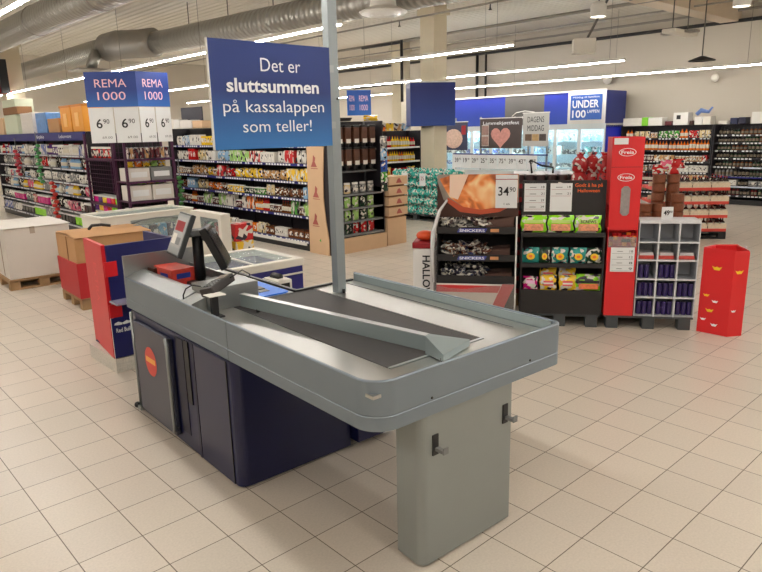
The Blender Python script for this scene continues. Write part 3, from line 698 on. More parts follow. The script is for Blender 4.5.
class Frame:
    def __init__(s,x,y,rz): s.x,s.y,s.rz=x,y,rz
    def w(s,a,b,z): c,d=math.cos(s.rz),math.sin(s.rz); return (s.x+c*a-d*b, s.y+d*a+c*b, z)
def gondola(name,label,cat,fr,W,D,H,shelves,back=gondm,shelfm=gondm,railm=blueb,base=.12,tags=True,sides=True,nbay=1,tagc=None,group=None):
    t=thing(name,label,cat,(fr.x,fr.y,0),fr.rz,group)
    MB().box(0,D-.03,0,W,D,H,back).build('back_panel',t)
    MB().box(0,0.02,0,W,D-.03,base,black).build('base_plinth',t)
    for i in range(nbay+1):
        x=W*i/nbay; MB().box(max(0,x-.02),D-.06,base,min(W,x+.02),D-.03,H,shelfm).build('upright',t)
    if sides:
        MB().box(-.02,.03,0,0,D,H,back).build('side_panel',t); MB().box(W,.03,0,W+.02,D,H,back).build('side_panel',t)
    for k,(z,dep) in enumerate(shelves):
        sh=MB().box(0,D-.03-dep,z-.025,W,D-.03,z,shelfm).build('shelf',t)
        if railm:
            yy=D-.03-dep; r=MB().box(0,yy-.006,z-.04,W,yy,z+.0,railm); n=int(W/.085) if tags else 0; r2=random.Random(int(z*100)+int(W*10))
            for i in range(n):
                if r2.random()<.8: r.box(.02+i*.085,yy-.009,z-.036,.02+i*.085+.055,yy-.006,z-.006,tagm)
            r.build('price_rail',sh)
    return t
def stock(fr,W,D,shelves,plan,where,seed,x0=.03,x1=None,tops=None):
    """front row of goods on every shelf. plan[k] = list of (kind, colours, item width, item height); runs of one product stay together"""
    r=random.Random(seed); x1=x1 or W-.03; N=len(shelves)
    for k,(z,dep) in enumerate(shelves):
        x=x0; head=plan[k%len(plan)]
        order=N-1-k
        while x<x1:
            kind,cols,w,h=r.choice(head); c=r.choice(cols); run=r.randint(2,4); hh=h*r.uniform(.85,1.1); ww=w*r.uniform(.9,1.15)
            for j in range(run):
                if x+ww>x1: x=x1+1; break
                yy=D-.03-dep+.02+ww*.0+min(.06,ww*.5)
                seg=int(3*(x-x0)/(x1-x0+.001)); segn=('left third','middle third','right third')[min(2,seg)]
                lab_='%s %s, %s shelf of %s, %s'%(c,KNAME[kind][0].replace('_',' '),ORD[order],where,segn)
                lab_=' '.join(lab_.split())
                put(kind,c,fr.w(x+ww/2,yy+.02,z),fr.rz+r.uniform(-.04,.04),(ww*.89,min(.12,ww) if kind!='pouch' else .07,hh),lab_,lab_)
                x+=ww
            x+=r.uniform(0,.02)
A90=-PI/2
# ---- long grocery gondola (faces -x)
def pasta():
    fr=Frame(6.22,13.4,A90+.0); W=4.9; D=.55
    sh=[(.16,.5),(.55,.42),(.83,.42),(1.11,.42),(1.40,.42),(1.69,.40)]
    gondola('grocery_shelving','long dark grocery shelving full of mixed packs behind the checkout','shelving',fr,W,D,2.02,sh,nbay=4)
    MB_=tag(MB().box(0,0,0,1.9,.012,.05,white).build('sale_strip',None,fr.w(2.9,.0,.085),A90),'long white strip along the foot of the grocery shelving','strip')
    plan=[[('gable',['white','cream','pale blue','orange'],.09,.2),('bottle',['red','white','brown'],.08,.24),('labelled_carton',['white','orange','brown'],.14,.16)],
          [('bottle',['red','orange','brown','cream'],.07,.22),('gable',['pale green','green','white','orange'],.085,.24),('jar',['maroon','brown'],.08,.14)],
          [('pouch',['red','cream','orange','brown'],.13,.17),('labelled_carton',['tan','pale blue','white'],.12,.2),('jar',['green','dark green','yellow'],.08,.13)],
          [('pouch',['yellow','red','tan'],.14,.18),('carton',['orange','yellow','red','cream'],.13,.2),('jar',['brown','red','tan'],.08,.14)],
          [('labelled_carton',['white','red','pink','cream'],.1,.2),('pouch',['white','pale blue','cream'],.13,.2),('carton',['white','red','pale green'],.12,.19)],
          [('labelled_carton',['yellow','orange','white'],.11,.19),('gable',['white','pale blue','pale green'],.09,.2),('pouch',['white','pink'],.12,.18)]]
    stock(fr,W,D,sh,plan,'the long grocery shelving',11)
    # on top
    tag(MB().box(0,0,0,.9,.02,.42,mat('dark_navy_panel',(24,26,44),.5)).build('advert_panel',None,fr.w(.25,.25,2.02),A90),'blank dark navy panel standing on the grocery shelving at its left end','sign')
    for i,(x,w,c) in enumerate(((.05,.26,offw),(.33,.26,white),(.62,.5,whitecard),(1.15,.4,kraftp))):
        tag(MB().box(0,0,0,w,.2,.2-.02*i,c,.01).build('storage_box',None,fr.w(x,.02,2.022),A90),('small off-white box','bright white box','long pale grey box','pale kraft box')[i]+' in the row on top of the grocery shelving','box')
pasta()
# ---- end of the aisle: wooden-look end panel, dispenser unit and card stand (face -y)
def aisle_end():
    t=thing('printed_end_panel','tall pale kraft side panel with plant drawings at the end of the grocery aisle','panel',(6.19,8.47,0),A90)
    MB().xprism([(0,.0),(.50,.0),(.50,.25),(.44,.55),(.40,.9),(.42,1.3),(.46,1.68),(.03,1.68)],0,.02,kraftp).build('board',t)
    art=mat('reddish_print',(176,92,84),.6)
    for k,(x,z) in enumerate(((.2,1.45),(.22,.98),(.18,.55))):
        g=MB(); g.xprism([(x-.07,z-.08),(x+.08,z-.08),(x+.03,z),(x+.05,z+.06),(x+.0,z+.1),(x-.02,z+.0)],-.004,-.001,art).xprism([(x-.07,z-.11),(x+.1,z-.11),(x+.1,z-.1),(x-.07,z-.1)],-.004,-.001,art); g.build('plant_print',t)
    MB().xprism([(.27,.22),(.31,.2),(.30,.25)],-.004,-.001,green).build('leaf_mark',t)
    fr=Frame(6.24,7.92,0); W=1.11; D=.5
    sh=[(.28,.44),(.49,.42),(.70,.42),(.92,.42),(1.28,.3),(1.62,.3)]
    t=gondola('bulk_dispenser_unit','dark end-of-aisle unit with clear bulk dispensers above shelves of green bags','display stand',fr,W,D,2.05,sh,railm=None,shelfm=grey)
    MB().box(-.02,-.02,0,W+.02,.03,.24,kraftp).build('printed_base_board',t)
    MB().box(W,.03,.0,W+.025,D,1.0,grey).build('grey_side',t)
    amber=mat('coffee_beans',(84,48,30),.5,bump=.4,bscale=120,var=.4,vscale=120)
    for row,(z,n) in enumerate(((1.63,6),(1.29,6))):
        for i in range(n):
            x=.12+i*.17
            d=thing('bulk_dispenser','clear tube dispenser of brown beans in the '+('upper' if row==0 else 'lower')+' row, '+('first','second','third','fourth','fifth','sixth')[i]+' from the left','dispenser',fr.w(x,.16,z),0,'bulk dispensers')
            MB().box(-.06,-.06,.10,.06,.06,.33,amber,.015).build('bean_column',d); MB().box(-.064,-.064,.33,.064,.064,.36,black,.01).build('lid',d)
            MB().box(-.045,-.065,.085,.045,-.062,.15,offw).build('price_label',d)
            MB().lathe([(.0,0),(.035,.0),(.055,.1),(0,.1)],black,10).build('spout',d)
    for k,(z,cols) in enumerate(((.93,['grey','cream']),(.70,['pale green','dark green']),(.49,['pale green','dark green']),(.28,['dark green','red']))):
        for i in range(6):
            c=cols[0] if (i<3) ^ (k in(0,)) or k in (1,2) and i%2 else cols[-1]
            lb='%s bag on the %s shelf under the bulk dispensers'%(c,('upper','second','third','lowest')[k])
            put('pouch' if k else 'jar',c,fr.w(.1+i*.165,.14,z),0,(.13,.07,.17),lb,lb)
    tag(MB().lathe([(.0,0),(.17,0),(.2,.05),(.19,.05),(.16,.01),(0,.01)],blackm,16).build('pan',None,fr.w(.42,.25,2.052)),'dark shallow bowl lying on top of the bulk dispenser unit','bowl')
    put('pouch','yellow',fr.w(.98,.15,2.052),0,(.3,.1,.09),'flat yellow bag on top of the bulk dispenser unit')
    # hanging bags strip right of dispensers
    for i,(z,c) in enumerate(((1.62,'grey'),(1.43,'pale blue'),(1.24,'blue'),(1.06,'green'),(.93,'dark green'))):
        put('pouch',c,(7.30,7.86,z),0,(.15,.06,.19),'%s bag hanging at the right edge of the dispensers, %s from the top'%(c,('first','second','third','fourth','fifth')[i]),name='snack_bag',cat='bag')
    t=thing('card_display','kraft cardboard stand of four printed trays right of the bulk dispensers','display stand',(7.42,7.93,0),.05)
    MB().box(0,0,0,.46,.35,.46,kraftp).build('base',t); MB().box(.02,.02,-.0,.44,.3,1.12,kraftd).build('core',t)
    for k in range(4):
        tr=MB().box(0,-.04,.50+k*.17,.46,.32,.64+k*.17,kraftp,.006).build('tray',t)
        MB().xprism([(.18,.53+k*.17),(.32,.53+k*.17),(.26,.61+k*.17),(.22,.6+k*.17)],-.045,-.041,art).build('print',tr)
    # yellow stocked unit further back (faces -y)
    fr=Frame(9.98,10.9,0); W=1.35; D=.5; sh=[(.15,.46),(.52,.42),(.88,.42),(1.2,.42),(1.52,.42)]
    gondola('yellow_goods_shelving','dark shelving of yellow and red packs left of the teal bottle pallet','shelving',fr,W,D,1.88,sh,railm=white,nbay=2)
    plan=[[('pouch',['yellow'],.16,.3)],[('carton',['yellow'],.14,.3),('carton',['black'],.12,.26)],[('labelled_carton',['yellow','red'],.12,.16),('pouch',['yellow'],.15,.2)],[('bottle',['yellow','orange'],.075,.24)],[('bottle',['yellow','orange','red'],.075,.23)]]
    stock(fr,W,D,sh,plan,'the yellow goods shelving',4)
    for i,(x,c) in enumerate(((.1,'orange'),(.35,'yellow'),(.6,'tan'),(.9,'pale blue'))):
        put('carton',c,fr.w(x+.1,.2,1.882),0,(.22,.2,.17),c+' carton standing on top of the yellow goods shelving')
    # teal bottle pallet
    P=Frame(10.02,10.55,A90); 
    tag(pallet(None,0,0,1.42,.8,pal_p).build('pallet',None,(P.x,P.y,0),P.rz),'dark pallet under the teal bottle packs','pallet')
    tp=tinted('bottle_pack_print',.3,.3,30)
    for k in range(5):
        for i in range(3):
            for j in range(2):
                b=MB()
                for q in range(4): b.lathe([(.0,0),(.05,0),(.055,.02),(.055,.14),(.03,.17),(.02,.185),(0,.185)],tp,8,(.06+q*.115,.06,0))
                b.box(.0,.0,.03,.46,.38,.13,tp,.02)
                o=b.build('bottle_pack',None,P.w(.01+i*.48,.01+j*.40,.136+k*.19),P.rz); o.color=(*lin((44,170,154)),1)
                tag(o,'teal shrink-wrapped bottle pack, %s column, %s row, %s layer from the floor'%(('left','middle','right')[i],('front','rear')[j],('first','second','third','fourth','fifth')[k]),'bottle pack','teal bottle packs on the pallet')
    for i in range(2):
        o=MB().box(0,0,0,.17,.006,.26,tagm).build('price_card',None,P.w(.35+i*.52,-.02,.74),P.rz); tag(o,'white price card on the '+('left','right')[i]+' column of teal bottle packs','price card')
        text('32'if i==0 else '25',o,.085,.12,.09,.08,m=redd)
    # box sign on the column and small brand sign
    t=thing('column_sign','plain blue box sign wrapped round the beige column','sign',(10.05,9.05,2.0),0)
aisle_end()
def signs():
    cw=lambda x,y: (x,y)
    # plain blue box sign on the large column, one face towards the camera
    rz=math.radians(-42.4)
    t=[o for o in C.objects if o.name=='column_sign'][0]; t.location=(11.13,10.36,1.97); t.rotation_euler=(0,0,rz+math.radians(6))
    sb=gradient('box_sign_gradient',(26,40,108),(34,66,140),.0,.8)
    MB().box(-.54,-.32,0,.46,.32,.92,sb,.004).build('box',t); MB().box(-.55,-.33,.92,.47,.33,.95,white).build('top_edge',t)
    def rema(name,label,loc,rz1,w1,rz2,w2,h,prices,ph=0.):
        t=thing(name,label,'sign',loc,0)
        g=gradient('sign_grad_'+label[:5],(28,60,140),(40,100,180),.0+ph,.8)
        c1=thing; 
        for k,(rz_,w_) in enumerate(((rz1,w1),(rz2,w2))):
            f=MB().box(0 if k else -w_,0,ph,w_ if k else 0,.015,ph+h,g).build('sign_face',t,(0,0,0),rz_)
            cx=(w_/2)*(1 if k else -1)
            pm=mat('neon_pink_ink',(244,200,214),.5)
            text('REMA',f,cx,ph+h*.56,w_*.62,h*.24,bold=0,m=pm); text('1000',f,cx,ph+h*.20,w_*.55,h*.24,bold=0,m=pm)
            if prices:
                for j in range(2):
                    x0=(0 if k else -w_)+j*w_/2+.01
                    c=MB().box(x0,-.004,-.0,x0+w_/2-.02,.008,ph-.01,tagm).build('price_card',t,(0,0,0),rz_)
                    text('6',c,x0+w_*.19,ph*.42,w_*.12,ph*.26,y=-.008,m=ink,bold=.01); text('90',c,x0+w_*.33,ph*.54,w_*.12,ph*.13,y=-.008,m=ink)
                    text('69.00',c,x0+w_*.32,ph*.12,w_*.2,ph*.07,y=-.008,m=grey)
        return t
    # folded sign at the corner of the wire racks
    d=13.; 
    rema('folded_price_sign','folded blue REMA 1000 sign with four 6.90 price cards above the wire racks',(4.40,10.38,1.80),math.radians(-42),.80,math.radians(4),.55,.53,True,.55)
    rema('small_folded_sign','small blue REMA 1000 sign hanging behind the right side of the pole',(9.4,10.95,2.22),math.radians(-10),.22,math.radians(-30),.32,.52,False)
signs()

# ------------------------------------------------------------------ left background: wire racks and household shelving
def wire_rack(label,fr,W,D,H,levels,sides):
    t=thing('wire_rack',label,'rack',(fr.x,fr.y,0),fr.rz)
    for i,(x,y) in enumerate(((0,0),(W,0),(0,D),(W,D))): MB().box(x-.02,y-.02,0,x+.02,y+.02,H,purple).build('post',t)
    for z in levels: 
        b=MB().box(-.02,0,z-.02,W+.02,D,z,purple); b.box(-.02,-.022,z-.035,W+.02,-.015,z,purple); b.build('shelf',t)
    g=MB(); n=int(W/.075)
    for i in range(n+1): g.box(W*i/n-.003,D-.01,.2,W*i/n+.003,D-.004,H,purple)
    for j in range(int(H/.075)): g.box(0,D-.012,.2+j*.075,W,D-.006,.206+j*.075,purple) if .2+j*.075<H else None
    g.build('wire_back',t)
    if sides:
        g=MB(); n=12
        for i in range(n+1): g.box(W*i/n-.0025,-.03,.95,W*i/n+.0025,-.025,1.5,purple)
        for j in range(8): g.box(0,-.032,.95+j*.075,W,-.027,.955+j*.075,purple)
        g.build('wire_front',t)
    MB().box(0,D,.0,W,D+.01,H,blackm).build('dark_back',t)
    return t
def left_background():
    fa=Frame(4.32,12.75,A90); wire_rack('purple wire-fronted rack holding bright plastic boxes left of the white-boxed rack',fa,1.30,.45,1.95,(.15,.42,.72,1.52),True)
    fb=Frame(4.33,10.96,0); wire_rack('purple wire rack with white crates under the folded price sign',fb,.84,.45,1.95,(.15,.45,.82,1.15,1.52),False)
    # bright storage boxes
    cols=['magenta','lime','purple','red','blue','yellow','lime','magenta']
    lbw='%s plastic box, %s level, place %s from the left in the wire-fronted rack'
    wn=('one','two','three','four','five','six')
    for li,(z,h) in enumerate(((.15,.2),(.42,.14),(.57,.12),(.72,.13))):
        for i in range(6):
            c=cols[(i*3+li*5)%8]; put('tub',c,fa.w(.12+i*.205,.14,z),A90,(.18,.2,h),lbw%(c,('lowest','second','third','highest')[li],wn[i]),name='storage_tub')
    for i in range(11): put('jar',('maroon','red')[i%2],fa.w(.07+i*.115,.12,1.522),A90,(.09,.09,.2),('maroon','red')[i%2]+' jar in the top row of the wire-fronted rack',('maroon','red')[i%2]+' jars on the wire-fronted rack')
    for i in range(9): put('can',('maroon','tan')[i%3==1],fb.w(.06+i*.09,.1,1.522),0,(.08,.08,.19),('dark red','tan')[i%3==1]+' can in the top row under the folded price sign',('dark red','tan')[i%3==1]+' cans under the folded price sign')
    def crate(z,x,w,h,m,lbl): tag(MB().box(0,0,0,w,.36,h,m,.01).box(.05,-.003,h*.3,w-.05,0,h*.7,tagm).build('crate',None,fb.w(x,.03,z)),lbl,'crate')
    crate(.82,.03,.38,.26,whitecard,'white crate on the third level of the rack under the folded price sign'); crate(.82,.43,.38,.26,whitecard,'second white crate beside it, nearer the green strips')
    crate(1.15,.03,.38,.22,whitecard,'white carton on the fourth level of the rack, left half'); crate(1.15,.43,.38,.22,grey,'grey printed carton on the fourth level of the rack, right half')
    crate(.45,.05,.74,.24,mat('wide_crate',(226,220,212),.5),'wide white crate on the second level of the rack under the folded price sign'); crate(.15,.05,.74,.14,mat('rosy_crate',(200,110,110),.5),'low pinkish crate on the bottom level of the rack')
    for i in range(5): put('pouch',('yellow','orange','yellow','pale green','yellow')[i],fb.w(.14+i*.14,.16,1.38),0,(.13,.1,.13),'%s packet on the white cartons, place %s from the left'%(('yellow','orange','yellow','pale green','yellow')[i],wn[i]))
    for i in range(3): put('pouch',('lime','yellow','lime')[i],fb.w(.3+i*.16,.16,1.085),0,(.15,.1,.05),'flat %s packet on the white crates, place %s from the left'%(('lime','yellow','lime')[i],wn[i]))
    # household shelving (faces -x)
    fr=Frame(4.36,19.6,A90); W=6.75; D=.5; sh=[(.16,.48),(.45,.48),(.75,.42),(1.0,.40),(1.28,.38),(1.55,.40)]
    t=gondola('household_shelving','long household goods shelving with a blue header strip at the left edge','shelving',fr,W,D,2.0,sh,railm=mat('rail_grey',(118,118,130),.5),nbay=5)
    hd=MB().box(0,-.02,1.84,W,.02,2.0,blueb).box(0,.02,1.98,W,D,2.0,blueb).build('header_strip',t)
    text('Leskurvvarer',hd,5.75,1.89,.75,.07,y=-.026); text('Hårpleie',hd,4.1,1.89,.6,.07,y=-.026)
    plan=[[('carton',['grey','blue','white'],.2,.2),('tub',['lime','black'],.22,.2)],
          [('pouch',['black','grey','white'],.16,.2),('tub',['lime','magenta','black'],.2,.18),('carton',['white','red','pink'],.14,.16)],
          [('pouch',['black','grey','maroon','pink'],.14,.2),('bottle',['white','yellow','pale blue'],.08,.2)],
          [('pouch',['black','white','grey'],.12,.2),('jar',['white','pink','pale blue'],.1,.15)],
          [('pouch',['white','black','red','grey'],.13,.22),('bottle',['white','pale blue','red'],.07,.2)],
          [('bottle',['orange','white','purple','pale blue','red'],.085,.24),('jar',['white','purple'],.1,.2),('carton',['blue','white'],.1,.22)]]
    stock(fr,W,D,sh,plan,'the household shelving',21)
    # boxes on top of it
    def tb(x,w,h,m,lbl,d=.4,name='storage_box',flap=False):
        o=tag(MB().box(0,0,0,w,d,h,m,.012).build(name,None,fr.w(x,.04,2.002),A90),lbl,'box')
        return o
    o1=mat('orange_crate',(236,160,50),.45)
    for i in range(2):
        o=tb(5.42+i*.66,.6,.50,o1,'bright orange plastic crate on top of the household shelving, '+('left','right')[i]+' of the two',name='orange_crate')
        MB().box(-.01,-.012,.46,.61,.41,.50,mat('orange_rim',(214,130,36),.5)).build('rim',o); MB().box(.2,-.014,.1,.4,-.0,.35,mat('orange_lite',(250,196,110),.4)).build('ribbed_front',o)
    tb(4.55,.72,.28,kraft,'low kraft carton between the orange crates and the blue bundle'); 
    o=tb(3.75,.72,.42,mat('blue_wrap',(90,140,200),.4,var=.4,vscale=9),'blue and white wrapped bundle on top of the household shelving')
    o=tb(2.6,.9,.45,mat('white_printed',(220,214,206),.5,var=.15,vscale=20),'white printed carton on top of the household shelving')
    o=tb(1.2,1.1,.8,mat('greenish_card',(206,214,188),.6),'large pale green open carton in front of the left column')
    MB().box(.08,-.02,.45,1.3,.3,.62,kraftd).build('open_flap',o)
    tb(.1,.9,.4,kraftp,'pale carton at the far left end on top of the household shelving')
    t=thing('red_wall_box','dark red box with black strap mounted on the left column','box',(4.93,19.95,3.05),A90)
    MB().box(-.25,-.3,0,.25,.0,.8,redd,.02).build('case',t); MB().box(.26,-.2,.0,.36,-.0,.85,black,.01).build('strap_panel',t)
    # clip strips of small round packs hanging in front of the shelves
    for (x,y,z0,z1,c,lbl) in ((4.2,16.95,1.05,1.66,(200,70,84),'pink'),(4.2,15.3,.95,1.78,(84,160,96),'green'),(4.1,14.2,.3,1.08,(206,60,50),'red'),(5.25,10.95,.15,1.25,(50,110,50),'dark green')):
        t=thing('clip_strip',lbl+' hanging strip of small round packs in front of the left shelves','hanging strip',(x,y,z0)); n=int((z1-z0)/.075); b=MB(); m=mat('strip_'+lbl,c,.35,var=.3,vscale=30)
        MB().box(-.008,-.008,0,.008,.008,z1-z0+.25,grey).build('strip',t)
        for k in range(n): b.ball((.02*(-1)**k,.01,.04+k*.075),.055,m,8,5,1,1,.72)
        b.build('packs',t)
    # bottle crates beyond the dark post: second aisle shelf seen left of the grocery shelving
    # two shallow yellow crates in the aisle right of the white freezer
    for i,(z,c) in enumerate(((.0,'yellow'),(.24,'yellow'),(.48,'red'))):
        put('carton',c,(4.56,7.85,z),.05,(.28,.24,.235),('bottom yellow','middle yellow','top red')[i]+' crate of the small stack right of the white freezer',name='bottle_crate',cat='crate')
left_background()

# ------------------------------------------------------------------ promotional row right of the checkout
FR=Frame(5.787,2.78,math.atan2(-.801,.598))
def promo():
    rz=FR.rz
    dark=mat('display_black',(34,31,31),.55)
    def foot_pallet(x0,x1,d,lbl):
        b=MB()
        for x in (x0+.02,(x0+x1)/2-.05,x1-.13):
            for y in (.0,d-.12): b.box(x,y,0,x+.11,y+.12,.115,pal_p,.006)
        b.box(x0,0,.105,x1,d,.13,pal_p,.004)
        tag(b.build('plastic_pallet',None,FR.w(0,0.01,0),rz),lbl,'pallet')
    foot_pallet(-1.87,-1.10,.55,'dark plastic pallet under the chocolate display'); foot_pallet(-1.07,-.31,.55,'dark plastic pallet under the black sweets shelf'); foot_pallet(-.27,.53,.50,'grey plastic pallet under the red tower and grey pigeonhole shelf')
    # --- black sweets shelf
    t=thing('sweets_shelf','black cardboard shelf of sweet bags with a Halloween header','display stand',FR.w(-1.07,0,.13),rz)
    W=.77;
    MB().box(0,.42,0,W,.45,1.02,dark).build('back_panel',t); MB().box(0,.0,0,.015,.45,.80,dark).build('side_panel',t); MB().box(W-.015,.0,0,W,.45,.80,dark).build('side_panel',t)
    MB().box(0.0,-.0,0,W,.012,.205,dark).build('front_panel',t)
    for z,name in ((.205,'low'),(.47,'mid'),(.765,'top')):
        s_=MB().box(.015,.0,z,W-.015,.42,z+.02,dark).build('shelf',t); MB().box(0,-.012,z-.01,W,0,z+.03,dark).build('shelf_lip',s_)
    hd=MB().box(0,.10,1.01,W,.12,1.275,dark).box(0,.12,1.0,W,.42,1.01,dark).build('header_board',t)
    for z0 in (.0,): MB().box(0,.10,.80,W,.11,1.01,dark).build('header_support',t)
    mo=MB(); mo.xprism([(.33,1.06)]+[(.33+.12*math.cos(a),1.14+.12*math.sin(a)) for a in [math.radians(x) for x in range(-60,100,20)]]+[(.33,1.26)],.094,.099,offw); mo.build('moon_print',hd)
    bt=MB().xprism([(.335,1.2),(.40,1.22),(.44,1.17),(.40,1.18),(.36,1.14)],.090,.093,black).build('bat_print',hd)
    om=mat('orange_ink',(236,100,30),.5)
    text('Godt å ha på',hd,.61,1.215,.25,.034,y=.094,m=om,bold=.01); text('Halloween',hd,.61,1.165,.2,.032,y=.094,m=om,bold=.01)
    for i,x in enumerate((.02,.26)):
        c=MB().box(x,.085,.985,x+.20,.09,1.25,tagm).build('price_list',t)
        for j,(a,b_) in enumerate((('Boller','18'),('Drops','21'),('Skum','29'),('Seige','39'))[:4 if i==0 else 2]):
            text(b_,c,x+.17,1.205-j*.062,.03,.022,y=.082,m=ink); MB().box(x+.05,.083,1.21-j*.062,x+.11,.0845,1.216-j*.062,grey).build('small_print',c)
            MB().box(x+.01,.083,1.192-j*.062,x+.19,.0845,1.194-j*.062,redd).build('line',c)
    # sweet bags
    def bag(x,z,w,h,c,lbl,grp=None,y=.06,lean=-.12,band=None,c2=None,name='sweet_bag'):
        o=put('pouch',c,FR.w(x,y,z),rz,(w,.07,h),lbl,grp,name=name,cat='bag',tilt=0); 
        M=Matrix.Rotation(rz,4,'Z')@Matrix.Rotation(lean,4,'X'); o.rotation_euler=M.to_euler()
        if band:
            b=MB().box(-.40,-.46,.50,.40,-.44,.74,mat('band_'+band,COL[band],.4)).box(-.42,-.44,.1,.42,-.40,.45,mat('bits_'+(c2 or 'tan'),COL[c2 or 'tan'],.5,var=.6,vscale=8)).build('print',o)
        return o
    B=FR
    for i,(x,w) in enumerate(((-.955,.235),(-.705,.235),(-.455,.235))):
        o=bag(x,.917,w,.165,'lime','lime green bag of foam sweets on the upper black shelf, '+('left','middle','right')[i]+' one','lime sweet bags on the upper shelf',band=None)
        MB().box(-.38,-.50,.1,.38,-.46,.5,mat('sweet_bits',(226,150,110),.5,var=.6,vscale=9)).build('window',o); MB().box(-.36,-.50,.55,.36,-.46,.72,mat('pale_band',(196,224,120),.5)).build('name_band',o)
        if i==2: text('SCREWS',o,0,.55,.6,.16,y=-.52,m=ink,bold=.02)
    for i,(x,w,c) in enumerate(((-.975,.16,'teal'),(-.845,.10,'dark green'),(-.70,.15,'teal'),(-.53,.15,'teal'),(-.385,.15,'dark green'))):
        o=bag(x,.622,w,.15,c,c+' bag with yellow print on middle black shelf, place %s from left'%('one','two','three','four','five')[i],'green sweet bags on the middle shelf')
        d=MB(); d.add([(.25*math.cos(a*PI/7),-.52,.42+.22*math.sin(a*PI/7)) for a in range(14)],[list(range(14))],yellow).add([(.12*math.cos(a*PI/5),-.53,.42+.1*math.sin(a*PI/5)) for a in range(10)],[list(range(10))],orange); d.build('sun_print',o)
    o=bag(-.97,.355,.14,.13,'magenta','small magenta bag at the left of the bottom black shelf'); MB().box(-.3,-.5,.45,.3,-.46,.7,mat('pinkish',(240,190,220),.5)).build('name_band',o)
    for i,(x,z,yy) in enumerate(((-.80,.355,.05),(-.80,.42,.13),(-.62,.355,.05),(-.62,.41,.13))):
        o=bag(x,z,.155,.15,'yellow','yellow sweet bag on the bottom black shelf, '+('left pair, front','left pair, rear','right pair, front','right pair, rear')[i],'yellow sweet bags on the bottom shelf',y=yy)
        MB().box(-.3,-.50,.3,.3,-.46,.62,mat('pink_ink',(226,90,96),.5)).box(-.3,-.52,.4,.3,-.5,.5,offw).build('name_band',o)
    o=bag(-.425,.355,.235,.16,'lime','lime and orange bag lying at the right of the bottom black shelf'); MB().box(-.42,-.5,.45,.42,-.47,.62,ink).build('name_band',o); MB().box(-.38,-.50,.1,.38,-.46,.42,mat('orange_bits',(226,120,70),.5,var=.5,vscale=9)).build('window',o)
    # --- chocolate display
    t=thing('chocolate_display','black chocolate display in torn clear film with a fiery header','display stand',FR.w(-1.88,0,.13),rz); W=.77
    MB().box(0,.50,0,W,.52,1.20,dark).build('back_panel',t); MB().box(0,0,.0,.012,.5,.9,dark).build('side_panel',t); MB().box(W-.012,0,0,W,.5,.9,dark).build('side_panel',t)
    MB().box(0,-.0,.0,W,.012,.30,dark).build('front_panel',t)
    sn=mat('logo_blue',(60,70,150),.5); cb=mat('caramel_ink',(200,140,90),.5)
    for k,z in enumerate((.30,.51,.78)):
        tr=MB().box(.012,.0,z,W-.012,.5,z+.012,dark).box(.0,-.012,z-.0,W,.0,z+.065,dark).build('tray',t)
        if k: 
            lg=MB().xprism([(.20,z+.014),(.47,z+.014),(.49,z+.052),(.22,z+.052)],-.016,-.0125,sn).build('logo_panel',tr); text('SNICKERS',lg,.345,z+.020,.24,.026,y=-.019,bold=.02)
            MB().box(.52,-.015,z+.018,.60,-.0125,z+.048,cb).build('bar_print',tr)
    # fiery header board
    hd=MB().box(0,.10,.93,.78,.118,1.34,mat('header_sky',(150,140,130),.6,var=.5,vscale=9)).build('header_board',t)
    fire=mat('fire_print',(236,120,50),.5); nt=fire.node_tree; tc=nt.nodes.new('ShaderNodeTexCoord'); nz=nt.nodes.new('ShaderNodeTexNoise'); nz.inputs['Scale'].default_value=4.5; nz.inputs['Distortion'].default_value=1.2
    cr=nt.nodes.new('ShaderNodeValToRGB'); e=cr.color_ramp.elements; e[0].position=.32; e[0].color=(*lin((150,70,40)),1); e[1].position=.68; e[1].color=(*lin((255,226,170)),1); m_=e.new(.5); m_.color=(*lin((240,140,70)),1)
    nt.links.new(tc.outputs['Object'],nz.inputs['Vector']); nt.links.new(nz.outputs['Fac'],cr.inputs['Fac']); nt.links.new(cr.outputs['Color'],nt.nodes['Principled BSDF'].inputs['Base Color'])
    MB().xprism([(.02,1.30),(.12,1.12),(.25,1.03),(.42,1.0),(.62,1.03),(.77,1.12),(.77,1.34),(.16,1.34)],.09,.099,fire).build('glow_print',hd)
    MB().xprism([(.10,1.12),(.25,1.03),(.42,1.0),(.62,1.03),(.77,1.12),(.77,1.07),(.6,.98),(.42,.955),(.22,.98),(.10,1.06)],.084,.0895,mat('rust_print',(190,82,50),.5)).build('peanut_bar_print',hd)
    MB().xprism([(0,.93),(.78,.93),(.78,1.07),(.6,.98),(.42,.955),(.22,.98),(.06,1.1),(0,1.28)],.080,.0835,brown).build('chocolate_print',hd)
    MB().xprism([(.12,1.34),(.30,1.34),(.20,1.10),(.12,1.13)],.082,.0835,mat('pale_flare',(246,214,190),.5)).build('flare_print',hd)
    pc=MB().box(.56,.06,1.02,.765,.066,1.335,tagm).build('price_card',t)
    text('34',pc,.635,1.14,.10,.085,y=.057,m=ink,bold=.01); text('90',pc,.72,1.175,.055,.045,y=.057,m=ink); text('1 stk',pc,.67,1.05,.06,.02,y=.057,m=ink)
    MB().box(.56,.0565,1.29,.765,.0595,1.296,redd).build('line',pc)
    # wrapped bars
    r=random.Random(5); bm=tinted('bar_wrapper',.28,.42,30)
    bar=MB().box(-.055,-.014,-.012,.055,.014,.012,bm,.006).add([(-.055,-.014,0),(-.07,-.018,0),(-.07,.018,0),(-.055,.014,0)],[(0,1,2,3)],bm).add([(.055,-.014,0),(.07,-.018,0),(.07,.018,0),(.055,.014,0)],[(0,1,2,3)],bm).mesh('chocolate_bar')
